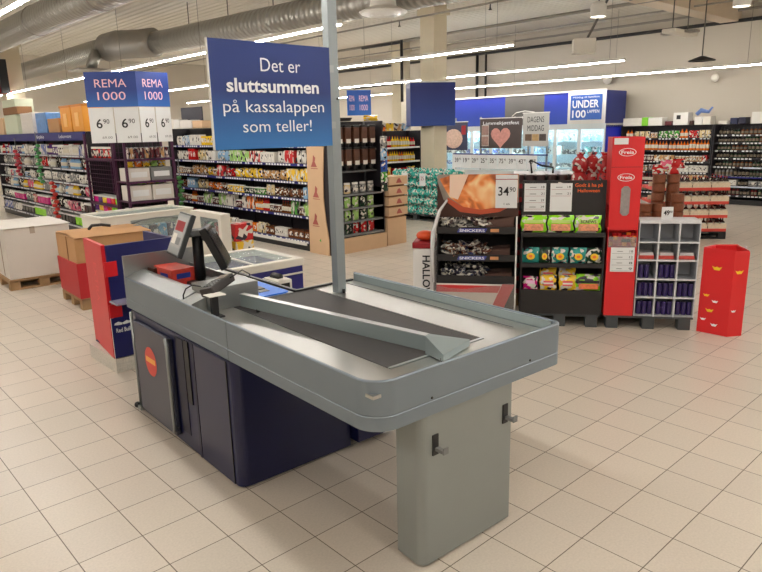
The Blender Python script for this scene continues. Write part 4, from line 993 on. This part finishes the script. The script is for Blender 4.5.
    for k,(z,nm,cs) in enumerate(((.925,'upper',[(70,50,44),(190,186,180),(40,34,34)]),(.655,'middle',[(110,60,40),(150,90,50),(50,60,110),(70,44,36)]),(.445,'bottom',[(34,34,50),(50,60,90),(28,26,30)]))):
        for i in range(80):
            x=r.uniform(.07,.50); y=r.uniform(.03,.34); h=.02+.115*r.random()*(1-abs(x-.3)*.6)
            o=bpy.data.objects.new('chocolate_bar',bar); C.objects.link(o); o.location=FR.w(-1.88+x,y,z+h); o.rotation_euler=(r.uniform(-.5,.5),r.uniform(-.5,.5),r.uniform(0,6.3))
            o.color=(*lin(r.choice(cs)),1); tag(o,'small wrapped chocolate bar heaped in the '+nm+' tray of the chocolate display','chocolate bar','chocolate bars in the '+nm+' tray')
    for k,(z,w_,h_,lb) in enumerate(((.925,.27,.14,'upper'),(.655,.24,.10,'middle'),(.445,.26,.07,'bottom'))):
        o=tag(MB().add([(0,0,0),(w_,0,0),(w_,.25,0),(0,.25,0),(0,0,h_*.75),(w_,0,h_),(w_,.25,h_),(0,.25,h_*.75)],[(0,3,2,1),(0,1,5,4),(1,2,6,5),(2,3,7,6),(3,0,4,7)],mat('open_carton_brown',(92,64,54),.5)).build('open_carton',None,FR.w(-1.88+.47,.06,z),rz),'dark brown open carton at the right of the '+lb+' chocolate tray','carton')
    cf=MB(); r3=random.Random(9)
    for i in range(16): cf.ball((.12+i*.036,.2+r3.uniform(-.04,.04),1.235+.05*math.sin(i*.2)+r3.uniform(0,.03)),.045,mat('crumpled_film',(190,188,186),.25,.3,var=.5,vscale=40,bump=.8,bscale=40),7,5,1,.8,.6)
    cf.build('crumpled_film',t)
    # film: wrapped round, torn at lower front
    f=MB(); pts=[(-.012,-.02),(W+.012,-.02)]
    f.add([(-.03,-.03,.02),(-.015,.2,.02),(-.015,.52,.02),(-.03,-.03,.9),(-.015,.2,1.1),(-.015,.52,1.2),(.0,-.03,.02),(.0,-.03,.9)],[(0,1,4,3),(1,2,5,4),(0,3,7,6)],film)
    n=12; vs=[]
    for j in range(5):
        for i in range(n+1):
            u=i/n; vs.append((u*W,-.042-.012*math.sin(i*2.3+j),.01+j*.065-(.03*math.sin(u*5)) if j else .01))
    f.add(vs,[(j*(n+1)+i,j*(n+1)+i+1,(j+1)*(n+1)+i+1,(j+1)*(n+1)+i) for j in range(4) for i in range(n)],film,True)
    f.build('stretch_film',t)
    MB().tube([(-.03,-.035,.3),(-.04,-.04,.6),(-.03,-.03,.8),(.03,.0,1.0),(.1,.05,1.1)],[.012,.02,.022,.016,.01],mat('film_fold',(214,214,214),.2),7).build('film_fold',t)
    MB().box(W-.012,-.034,.02,W+.002,-.02,.95,white).build('white_edge',t)
    lw=MB().xprism([(.0,.0),(.52,.0),(.64,.285),(.0,.285)],-.018,-.0125,offw).xprism([(.0,.20),(.60,.20),(.63,.27),(.0,.27)],-.022,-.0185,mat('soft_red',(206,50,52),.5)).xprism([(.52,.0),(.64,.0),(.76,.285),(.64,.285)],-.022,-.0125,mat('soft_red',(206,50,52),.5)).build('lower_print',t)
    # white halloween wrap at its left side
    t2=thing('wrapped_display','white bin with upright HALLOWEEN lettering left of the chocolate display','display stand',FR.w(-2.13,.10,0),rz)
    MB().box(0,0,.0,.22,.3,.74,mat('white_wrap',(226,224,220),.35,var=.05),.02).build('bin',t2); MB().box(-.005,-.005,.74,.225,.305,.80,redd,.01).build('rim',t2)
    x=text('HALLOWEEN',t2 if False else t2,0,0,.62,.075,m=ink,bold=.02,rot=(PI/2,PI/2,0),loc=(.10,-.006,.40)); x.rotation_euler=Matrix(((0,1,0),(0,0,-1),(-1,0,0))).to_euler(); x.location=(.10,-.006,.36)
    t3=tag(MB().ball((0,0,.05),.095,mat('pumpkin_orange',(224,84,38),.4),12,8,1,1,.55).build('plastic_pumpkin',None,FR.w(-2.02,.25,.80)),'orange plastic lantern bowl resting on the white HALLOWEEN bin','bowl')
    # --- red tower
    rd=mat('tower_red',(214,36,40),.42)
    t=thing('red_tower_display','tall narrow red display tower with two white oval logos','display stand',FR.w(-.28,0,.13),rz); W=.265
    MB().box(0,0.0,0,W,.40,.66,rd).box(0,.20,.66,W,.40,1.05,rd).box(0,0,.66,.006,.2,.82,rd).box(W-.006,0,.66,W,.2,.82,rd).build('lower_body',t)
    MB().xprism([(0,.82),(W,.82),(W+.01,1.665),(-.005,1.665)],.015,.035,rd).build('front_panel',t)
    MB().box(-.004,.03,1.05,.008,.30,1.665,rd).box(W-.008,.03,1.05,W+.004,.30,1.665,rd).build('side_panel',t)
    MB().box(.0,.28,1.05,W,.30,1.665,rd).build('rear_panel',t)
    MB().box(-.002,.012,1.395,W+.004,.0149,1.40,redd).build('panel_fold',t)
    for z in (1.53,1.305):
        l=MB().add([(.13+.075*math.cos(a*PI/12),.010,z+.036*math.sin(a*PI/12)) for a in range(24)],[list(range(24))],inkw).add([(.13+.069*math.cos(a*PI/12),.0085,z+.031*math.sin(a*PI/12)) for a in range(24)],[list(range(24))],rd).build('oval_logo',t)
        text('Freia',l,.13,z-.014,.11,.030,y=.006,bold=.02)
    wv=mat('grey_window',(150,142,140),.3,var=.3,vscale=30)
    MB().xprism([(.095,.98),(.12,.955),(.155,.955),(.175,.98),(.175,1.2),(.155,1.225),(.12,1.225),(.095,1.2)],.006,.013,wv).build('slot_window',t)
    MB().box(.01,.0,1.60,.13,.014,1.655,tagm).build('small_card',t)
    MB().box(.006,-.0,.66,W-.006,.004,.76,gl).build('bin_front',t)
    c=MB().box(.035,-.012,.43,.245,-.004,.66,tagm).build('price_list',t)
    for j in range(4): text(('18','12','8','9')[j],c,.215,.615-j*.055,.03,.022,y=-.014,m=ink); MB().box(.09,-.014,.622-j*.055,.14,-.0121,.627-j*.055,grey).box(.045,-.014,.603-j*.055,.235,-.0121,.605-j*.055,grey).build('line',c)
    for i in range(30):
        o=bpy.data.objects.new('sweet',None) if False else put('tin',r.choice(['red','red','maroon','orange']),FR.w(-.25+.042*(i%6),.04+.045*(i//6%3),.792+.022*(i//6)+.01*r.random()),r.random()*3,(.044,.044,.032),'small red wrapped sweet in the bin of the red tower','red sweets in the tower bin',name='wrapped_sweet',cat='sweet')
    # --- grey pigeonhole shelf
    gy=mat('pigeonhole_grey',(158,160,165),.5); ge=mat('pigeonhole_edge',(206,208,210),.45)
    t=thing('pigeonhole_shelf','grey shelf of fifteen compartments holding dark purple tins','shelf unit',FR.w(-.005,0,.13),rz); W=.53; Hh=.915
    MB().box(0,.22,0,W,.24,Hh,gy).build('back_panel',t)
    MB().box(0,.0,0,W,.22,.012,gy).box(0,.0,Hh-.03,W,.24,Hh,ge).build('frame_board',t)
    for i in range(4): x=W*i/3; MB().box(max(0,x-.006),.004,0,min(W,x+.006),.22,Hh-.03,gy).box(max(0,x-.007),-.004,0,min(W,x+.007),.004,Hh-.03,ge).build('divider',t)
    zs=[.0,.185,.36,.54,.71]
    for z in zs[1:]: MB().box(0,.004,z-.006,W,.22,z+.006,gy).box(0,-.005,z-.007,W,.004,z+.007,ge).build('shelf',t)
    ab='ABC'
    for k,(z,occ) in enumerate(((.012,(3,3,3)),(.191,(3,3,3)),(.366,(2,3,0)))):
        for c_ in range(3):
            for i in range(occ[c_]):
                lb='dark purple tin in the %s row, %s compartment of the pigeonhole shelf'%(('lowest','fourth','third')[k],('left','middle','right')[c_])
                put('tin',(52,38,92),FR.w(.02+c_*W/3+.025+i*.05,.06,.13+z),0,(.047,.047,.125),lb,lb,name='purple_tin',cat='tin')
    for c_ in range(3):
        lb='flat red and white carton in the second row, %s compartment'%(('left','middle','right')[c_])
        tag(MB().box(0,0,0,.14,.18,.035,mat('red_white_box',(200,70,60),.5,var=.3,vscale=30),.004).box(.01,.0,.035,.13,.18,.06,mat('pale_box',(196,190,190),.4)).build('flat_carton',None,FR.w(.008+c_*W/3,.03,.13+.547),rz),lb,'carton')
    pc=thing('price_card','small white price card reading 49 on the pigeonhole shelf','price card',FR.w(.20,.10,1.045),rz)
    MB().box(0,0,0,.10,.006,.11,tagm).build('card',pc); text('49',pc,.042,.035,.05,.045,m=ink,bold=.02); text('90',pc,.08,.055,.025,.022,m=ink)
    # --- red angular box
    t=thing('red_box_display','open red angular cardboard bin with small white bat and pumpkin prints','display bin',(6.13,2.06,0),0)
    p=[(.0,0),(.125,-.08),(.33,.10),(.20,.25),(.0,.27)]
    m=MB(); z1=.80; n=len(p); rb=mat('bin_red',(212,32,36),.42)
    q=[(x*.96+.004,y*.96+.005) for x,y in p]
    vs=[(x,y,0) for x,y in p]+[(x,y,z1+.02*(i%2)) for i,(x,y) in enumerate(p)]
    vs=[(x,y,0) for x,y in p]+[(x*1.0,y,.80-.03*(i in(1,))) for i,(x,y) in enumerate(p)]+[(x*.94+.01,y*.94+.005,.79) for x,y in p]+[(x*.94+.01,y*.94+.005,.6) for x,y in p]
    fs=[[0,1,2,3,4][::-1]]+[(i,(i+1)%n,n+(i+1)%n,n+i) for i in range(n)]+[(n+i,n+(i+1)%n,2*n+(i+1)%n,2*n+i) for i in range(n)]+[(2*n+i,2*n+(i+1)%n,3*n+(i+1)%n,3*n+i) for i in range(n)]+[[3*n+i for i in range(n)]]
    m.add(vs,fs,rb).build('bin',t)
    def decal(A,B,pts,mm,name):   # on the vertical face A->B, (s,z) points
        ax,ay=A; L=math.hypot(B[0]-ax,B[1]-ay); ex,ey=(B[0]-ax)/L,(B[1]-ay)/L; nx,ny=ey,-ex
        MB().add([(ax+ex*s+nx*.002,ay+ey*s+ny*.002,z) for s,z in pts],[list(range(len(pts)))],mm).build(name,t)
    A_,B_,C_=(.0,.27),(.0,0),(.125,-.08)
    def blob(s,z,w,h,k=9): return [(s+w*math.cos(2*PI*i/k),z+h*math.sin(2*PI*i/k)) for i in range(k)]
    def smile(s,z,w):
        w*=1.5; return [(s-w,z+w*.4),(s-w*.4,z+w*.15),(s,z+w*.35),(s+w*.4,z+w*.15),(s+w,z+w*.4),(s+w*.5,z-w*.4),(s-w*.5,z-w*.4)]
    for s,z,w,mm in ((.13,.62,.03,yellow),(.06,.36,.02,yellow),(.14,.31,.02,inkw),(.10,.22,.025,yellow),(.05,.13,.018,inkw),(.15,.09,.022,inkw)):
        decal(A_,B_,smile(s,z,w) ,mm,'face_print')
    for s,z,w,mm in ((.06,.60,.028,yellow),(.04,.24,.018,inkw)): decal(B_,C_,smile(s,z,w),mm,'face_print')
    for s,z,w,mm in ((.10,.60,.028,yellow),(.07,.24,.02,inkw)): decal(C_,(.33,.10),smile(s,z,w),mm,'face_print')
    cc=MB().box(0,0,0,.05,.004,.04,tagm).build('price_card',t,(.20,-.025,.77),.72)
    # --- behind the row: shrink-wrapped cans and red net bags
    tag(pallet(None,0,0,1.0,.7).build('pallet',None,FR.w(-1.15,.75,0),rz),'wooden pallet behind the black sweets shelf','pallet')
    tag(pallet(None,0,0,.62,.7).build('pallet',None,FR.w(-.12,.75,0),rz),'wooden pallet behind the red tower','pallet')
    for k in range(9):
        for i in range(2):
            b=MB()
            for a in range(3):
                for c_ in range(1): b.lathe([(0,0),(.05,0),(.052,.01),(.052,.13),(.045,.14),(0,.14)],mat('can_dark',(84,66,66),.35,.4,var=.4,vscale=20),8,(.057+a*.11,.06,0))
            b.box(.0,.004,.0,.33,.66,.05,redd).box(.0,.1,.05,.33,.66,.14,mat('wrapped_grey',(130,126,128),.3,var=.3,vscale=12))
            tag(b.build('can_pack',None,FR.w(-1.14+i*.335,.76,.136+k*.142),rz),'shrink-wrapped can pack, %s column, %s from the top, behind the sweets shelf'%(('left','right')[i],ORD[8-k]),'can pack','can packs stacked behind the sweets shelf')
    m=MB(); m.box(-.09,-.09,0,.09,.09,.1,mat('wire_figure',(50,48,48),.4)) 
    t=thing('wire_shoe_rack','small black wire holder standing on the can packs','holder',FR.w(-.85,1.0,1.415),rz)
    MB().tube([(-.1,0,0),(-.12,0,.14),(0,0,.08),(.12,0,.06),(.12,0,0)],.012,black,6).build('wire',t)
    for k in range(7):
        for i in range(3):
            tag(MB().box(0,0,0,.3,.6,.2,mat('red_carton_print',(170,44,40),.5,var=.35,vscale=18),.01).build('red_carton',None,FR.w(-.13+i*.0+ (0 if i==0 else .31) ,.78,.136+k*.2),rz),'red printed carton, %s column, %s layer from the floor, behind the red tower'%(('left','right','right')[i],('first','second','third','fourth','fifth','sixth','seventh')[k]),'carton','red cartons behind the red tower') if i<1 and k<4 else None
    rn=tinted('red_net',.35,.16,34)
    for k in range(3):
        for i in range(5):
            o=MB().ball((0,0,.08),.1,rn,12,8,.82,.7,1.0).add([(-.02,0,.16),(.02,0,.16),(.05,0,.21),(-.05,0,.21)],[(0,1,2,3)],rn,False).build('net_bag',None,FR.w(-.50+i*.12,.58+.04*(i%2),1.003+.15+k*.14+(0 if k else .0)),rz); o.color=(*lin((176,30,34)),1)
            tag(o,'red patterned bag heaped behind the sweets header, %s tier, place %s from left'%(('lower','middle','upper')[k],('one','two','three','four','five')[i]),'bag','red bags heaped behind the sweets header')
    tag(MB().box(0,0,0,.62,.21,1.0,redd,.01).build('red_bin',None,FR.w(-.58,.50,.0),rz),'dark red bin carrying the heap of red bags','bin')
promo()

# ------------------------------------------------------------------ back wall: freezers, banners, bottle shelves
def back_wall():
    X=15.9; fb=gradient('fascia_blue',(28,44,160),(34,70,170),1.9,2.8); cab=mat('cabinet_white',(214,220,220),.4); inner=mat('cabinet_inside',(214,228,230),.5)
    dk=mat('fascia_side_blue',(26,40,110),.5); gf=mat('fascia_grey',(96,94,92),.6,var=.2,vscale=2)
    fr=Frame(X,14.6,A90); W=5.86; D=.95
    t=thing('upright_freezer_row','row of upright glass door freezers under a tall blue fascia on the back wall','freezer',(fr.x,fr.y,0),fr.rz)
    MB().box(0,D-.05,0,W,D,1.95,cab).box(0,.0,0,W,D,.12,cab).box(0,0,1.86,W,D,1.95,cab).box(0,.05,.12,.05,D,1.9,cab).box(W-.05,.02,.12,W,D,1.9,mat('freezer_end_blue',(30,44,190),.4)).build('body',t)
    MB().box(0,-.03,1.95,4.0-1.3,.0,2.76,fb).build('fascia',t); MB().box(2.7,-.03,1.95,4.02,0,2.76,gf).build('grey_fascia',t); MB().box(4.02,-.03,1.95,4.77,0,2.76,fb).build('fascia',t)
    wp=MB().box(4.77,-.05,1.95,W,0,2.78,white).build('white_sign_panel',t)
    MB().box(W-.02,-.04,1.95,W+.02,D,2.76,dk).build('side_fascia',t); MB().box(0,-.02,2.74,W,D,2.77,dk).build('fascia_top',t); MB().box(-.01,-.06,2.76,W,-.0,2.80,white).build('top_edge',t)
    bl=MB().box(4.86,-.07,2.05,5.76,-.051,2.68,mat('under_blue',(46,92,176),.5)).build('blue_panel',wp)
    text('Middag til familien',bl,5.31,2.60,.76,.045,y=-.075); text('UNDER',bl,5.30,2.36,.76,.19,y=-.075,bold=.02); text('100',bl,5.12,2.11,.40,.19,y=-.075,bold=.02); text('LAPPEN',bl,5.53,2.22,.34,.08,y=-.075,bold=.01)
    gp=MB().tube([(2.95,-.035,2.20),(3.1,-.035,2.30),(3.4,-.035,2.34),(3.7,-.035,2.30),(3.85,-.035,2.20)],.012,white,5).build('arched_line',t); 
    text('ferskvarer',t,3.4,2.13,.75,.07,y=-.036)
    # door frames, glass, shelves
    nd=8; dw=W/nd
    for i in range(nd):
        x=i*dw
        d=MB().box(x,-.02,.12,x+.05,.03,1.86,cab).box(x+dw-.05,-.02,.12,x+dw,.03,1.86,cab).box(x+.05,-.02,1.80,x+dw-.05,.03,1.86,cab).box(x+.05,-.02,.12,x+dw-.05,.03,.2,cab).build('door',t)
        MB().box(x+.05,.0,.2,x+dw-.05,.008,1.80,gl).build('door_glass',d); MB().tube([(x+.08,-.05,.8),(x+.08,-.05,1.3)],.012,steel,6).build('door_handle',d)
    MB().box(0.05,.5,.12,W-.05,.52,1.86,mat('cold_back',(196,222,232),.5)).build('cold_back',t)
    for z in (.45,.8,1.15,1.5): MB().box(.06,.1,z-.015,W-.06,.5,z,inner).build('shelf',t)
    for i in range(nd+1):
        x=min(W-.07,max(.06,i*dw)); MB().box(x-.012,.06,.2,x+.012,.075,1.8,fr_led).build('light_strip',t)
    MB().box(.06,.10,1.82,W-.06,.16,1.855,fr_led).build('light_strip',t)
    plan=[[('carton',['white','pale blue','teal','grey'],.2,.22),('pouch',['white','pale blue','green'],.2,.2),('carton',['black','blue','white'],.22,.12)]]
    stock(fr,W-.06,.55,[(.2,.38),(.45,.38),(.8,.38),(1.15,.38),(1.5,.38)],plan,'the glass door freezers',31,x0=.10)
    # island freezer with banners in front
    t=thing('island_freezer','low island freezer with price card rail in front of the freezer row','freezer',(12.9,11.25,0),A90)
    W=2.8
    MB().box(0,0,.08,W,.95,.90,cab,.02).build('body',t); MB().box(.05,.05,.90,W-.05,.9,.915,gl).build('glass_top',t); MB().box(.05,.1,0,W-.05,.85,.08,black).build('plinth',t)
    for x in (.05,.85,2.25,W-.05): MB().box(x-.015,.0,.9,x+.015,.03,2.16,steel).build('banner_post',t)
    rl=MB().box(.0,-.03,1.26,W,-.01,1.29,blueb).build('price_rail',t)
    for i,(a) in enumerate(('39','19','29','25','35','75','39','43','49')):
        c=MB().box(.02+i*.28,-.04,.93,.29+i*.28,-.034,1.26,tagm).build('price_card',rl)
        text(a,c,.13+i*.28,1.07,.12,.11,y=-.045,m=ink,bold=.01); text('90',c,.24+i*.28,1.13,.06,.05,y=-.045,m=ink)
    def banner(label,y0,y1,z0,z1,m,name='hanging_banner'):
        t=thing(name,label,'banner',(12.86,y0,z0),A90); MB().box(0,-.01,0,y0-y1,.005,z1-z0,m).build('panel',t)
        MB().box(-.01,-.02,z1-z0,y0-y1+.01,.01,z1-z0+.02,white).build('top_rail',t); return t
    t=banner('dark banner with a pale pizza picture, leftmost of the three food banners',11.58,10.77,1.37,2.05,mat('banner_navy',(52,56,82),.6))
    pz=MB(); pz.add([(.36+.30*math.cos(2*PI*i/18),-.014,.28+.24*math.sin(2*PI*i/18)) for i in range(18)],[list(range(18))],mat('pizza_print',(206,176,158),.6,var=.35,vscale=25)).build('pizza_print',t)
    MB().box(.62,-.014,.38,.76,-.011,.6,redd).build('red_print',t)
    t=banner('dark banner with a heart-shaped meat picture, middle of the three food banners',10.37,9.15,1.42,2.11,mat('banner_brown',(70,60,58),.6,var=.15,vscale=5))
    text('Lammekjøttfest',t,.62,.55,1.05,.08,y=-.014)
    hp=[( .62+.26*1.1*(math.sin(a)**3), -.014, .27+.017*(13*math.cos(a)-5*math.cos(2*a)-2*math.cos(3*a)-math.cos(4*a))) for a in [2*PI*i/24 for i in range(24)]]
    MB().add(hp,[list(range(24))],mat('meat_print',(196,138,128),.6,var=.35,vscale=18)).build('heart_print',t)
    for z in (.06,.31): MB().box(.06,-.014,z,.26,-.011,z+.22,mat('photo_print',(150,120,110),.6,var=.4,vscale=14)).box(.055,-.012,z-.01,.265,-.0105,z+.23,offw).build('photo_print',t)
    t=banner('pale grey banner reading DAGENS MIDDAG, rightmost of the three food banners',9.12,8.43,1.47,2.20,mat('banner_grey',(176,176,172),.6))
    text('DAGENS',t,.345,.53,.44,.13,y=-.014,m=ink); text('MIDDAG',t,.345,.34,.44,.13,y=-.014,m=ink)
    for k,c in enumerate(((96,76,60),(170,140,96),(70,60,56))): MB().box(.07+k*.19,-.014,.12,.25+k*.19,-.011,.27,mat('meal_print_%s'%'abc'[k],c,.6,var=.4,vscale=20)).build('meal_print',t)
    # bottle and food wall (faces -x)
    fr=Frame(16.62,8.68,A90); W=4.4; D=.55
    food=[(.2,.5),(.45,.45),(.72,.42),(.98,.42),(1.25,.40),(1.55,.38)]
    wine=[(.22,.48),(.44,.44),(.66,.42),(.88,.40),(1.08,.38),(1.26,.38),(1.44,.38),(1.62,.36)]
    fa=Frame(16.62,8.68,A90); fb2=Frame(16.62,8.68-2.34,A90)
    gondola('pantry_shelving','black shelving of jars and orange bottles on the back wall','shelving',fa,2.28,D,1.86,food,railm=gondm,nbay=2)
    gondola('bottle_shelving','black shelving packed with dark bottles at the right end of the back wall','shelving',fb2,3.0,D,1.86,wine,railm=gondm,nbay=3)
    planf=[[('wine',['black','dark green'],.08,.24)],[('carton',['tan','cream','maroon'],.1,.2),('bottle',['black','maroon'],.08,.24)],[('jar',['cream','tan','brown'],.09,.17),('labelled_carton',['white','tan'],.12,.18)],[('jar',['brown','tan','maroon'],.08,.15),('carton',['yellow','tan','red'],.12,.16)],
           [('bottle',['orange','orange'],.085,.25),('jar',['cream','brown'],.08,.14)],[('jar',['green','tan','maroon'],.09,.15),('pouch',['green','cream','red'],.13,.18),('bottle',['orange'],.1,.22)]]
    stock(fa,2.28,D,food,planf,'the black pantry shelving',41)
    planw=[[('wine',['black','dark green','maroon'],.078,.19)],[('wine',['black','dark green'],.078,.19),('labelled_carton',['grey','white'],.2,.14)],[('wine',['black','dark green','grey'],.078,.19)]]+[[('wine',['black','dark green','brown'],.078,.165)]]*5
    stock(fb2,3.0,D,wine,planw,'the dark bottle shelving',43)
    for z,k in ((.66,0),(.44,1),(.88,2)):
        tag(MB().box(0,0,0,3.0-.5*k,.01,.035,(blueb,mat('pale_rail',(190,200,214),.5),mat('pale_rail',(190,200,214),.5))[k]).build('price_strip',None,fb2.w(.1+.3*k,-.0+.06*(k==2),z-.04),A90),('blue','lower pale','upper pale')[k]+' price strip along a shelf of the dark bottle shelving','strip')
    bx=[(8.70,8.20,.20,offw,'off-white box at the left end'),(8.19,8.04,.21,mat('lime_green_card',(130,210,50),.5),'lime green box'),(8.02,7.66,.2,white,'white box beside the lime one'),(7.58,7.42,.10,maroon_,'small dark red box'),(7.38,7.02,.30,white,'tall white box with a dark hole'),(6.98,6.9,.10,brown,'tiny brown box'),(6.86,6.68,.19,white,'first of two small white cubes'),(6.66,6.48,.19,offw,'second of two small white cubes'),(6.30,6.1,.08,offw,'flat pale tray'),(6.04,5.88,.14,navy,'left navy box'),(5.86,5.70,.15,navy_d,'right navy box'),(5.58,5.05,.26,white,'large white box at the right edge')]
    for a,b,h,m,l in bx:
        o=MB().box(0,0,0,a-b,.3,h,m,.008).build('shelf_top_box',None,(16.72,a,1.862),A90); tag(o,l+', on top of the back wall shelving','box')
        if 'hole' in l: MB().box(.08,-.004,.14,.18,.0,.24,black).build('hole',o)
    o=tag(MB().tube([(0,0,0),(.1,0,.09),(.28,0,.05),(.36,0,.16)],[.05,.06,.04,.02],mat('blue_bundle',(90,120,180),.4,var=.4,vscale=20),8).build('blue_wrap',None,(16.8,6.85,2.11),A90),'blue and white bundle lying on the two white cubes','bundle')
maroon_=mat('maroon_card',(96,34,40),.5)
back_wall()

def middle_stacks():
    # crated bottle pallet
    a=math.atan2(-.769,.64); P=Frame(11.3-.81*.64,4.36+.81*.769,a)
    tag(pallet(None,0,0,1.2,.8,blackm,.125).build('pallet',None,(P.x,P.y,0),a),'black pallet under the trays of dark bottles with cream labels','pallet')
    tr=MB().box(0,0,0,.296,.39,.05,mat('tray_red',(214,70,56),.5),.004).box(.004,-.003,.05,.292,0.004,.125,mat('tray_cream',(224,206,180),.6,var=.25,vscale=60)).box(.29,.01,.05,.296,.38,.125,mat('tray_cream',(224,206,180),.6)).mesh('bottle_tray')
    for k in range(4):
        for i in range(4):
            for j in range(2):
                o=bpy.data.objects.new('bottle_tray',tr); C.objects.link(o); o.location=P.w(.003+i*.3,.003+j*.40,.126+k*.228); o.rotation_euler=(0,0,a)
                tag(o,'red tray of dark bottles, %s layer up, %s row, column %s from the left'%(('first','second','third','fourth')[k],('front','rear')[j],('one','two','three','four')[i]),'tray','red trays on the black pallet')
            lb='dark bottle with cream label and red cap, %s layer of the red trays'%(('lowest','second','third','top')[k])
            for q in range(3):
                for j2 in range(2 if k==3 else 1):
                    put('bottle',(44,22,20),P.w(.055+i*.3+q*.095,.055+j2*.1,.178+k*.228),a,(.082,.082,.172),lb,'dark bottles in the %s layer of red trays'%(('lowest','second','third','top')[k]),name='dark_bottle')
        for j in range(5):
            put('bottle',(44,22,20),P.w(1.15,.16+j*.14,.178+k*.228),a,(.082,.082,.172),'dark bottle at the right side of the red trays, %s layer'%(('lowest','second','third','top')[k]),'side bottles in the %s layer'%(('lowest','second','third','top')[k]),name='dark_bottle')
    # brown snack tubs behind the pigeonhole shelf
    wk=mat('brown_tub_print',(126,72,44),.5,bump=.2,bscale=60,var=.45,vscale=60)
    Q=Frame(8.43,4.07,math.radians(-47))
    tag(MB().box(0,0,0,.64,.46,.50,redd,.01).build('display_plinth',None,(Q.x,Q.y,0),Q.rz),'dark red plinth under the stacks of brown tubs','plinth')
    tub=MB().lathe([(0,0),(.075,0),(.085,.02),(.085,.115),(.09,.12),(.0,.12)],wk,12).mesh('snack_tub')
    for i,(x,y,n,l) in enumerate(((.10,.1,3,'leftmost low'),(.27,.1,3,'second low'),(.33,.33,6,'tall left'),(.52,.33,6,'tall right'),(.52,.12,4,'right front'))):
        for k in range(n):
            o=bpy.data.objects.new('snack_tub',tub); C.objects.link(o); o.location=Q.w(x,y,.502+k*.122)
            tag(o,'brown patterned tub, %s stack behind the pigeonhole shelf, %s from the bottom'%(l,('first','second','third','fourth','fifth','sixth')[k]),'tub','stacked brown tubs behind the pigeonhole shelf')
    for i,(x,z,c) in enumerate(((.30,1.235,'red'),(.40,1.30,'pink'),(.50,1.235,'red'),(.56,1.31,'red'))):
        put('pouch',c,Q.w(x,.3,z),Q.rz,(.16,.09,.13),('red glossy bag','pink glossy bag','red glossy bag','red glossy bag')[i]+' on top of the brown tubs, '+('first','second','third','fourth')[i]+' from the left','bags on top of the brown tubs',name='snack_bag',cat='bag')
middle_stacks()
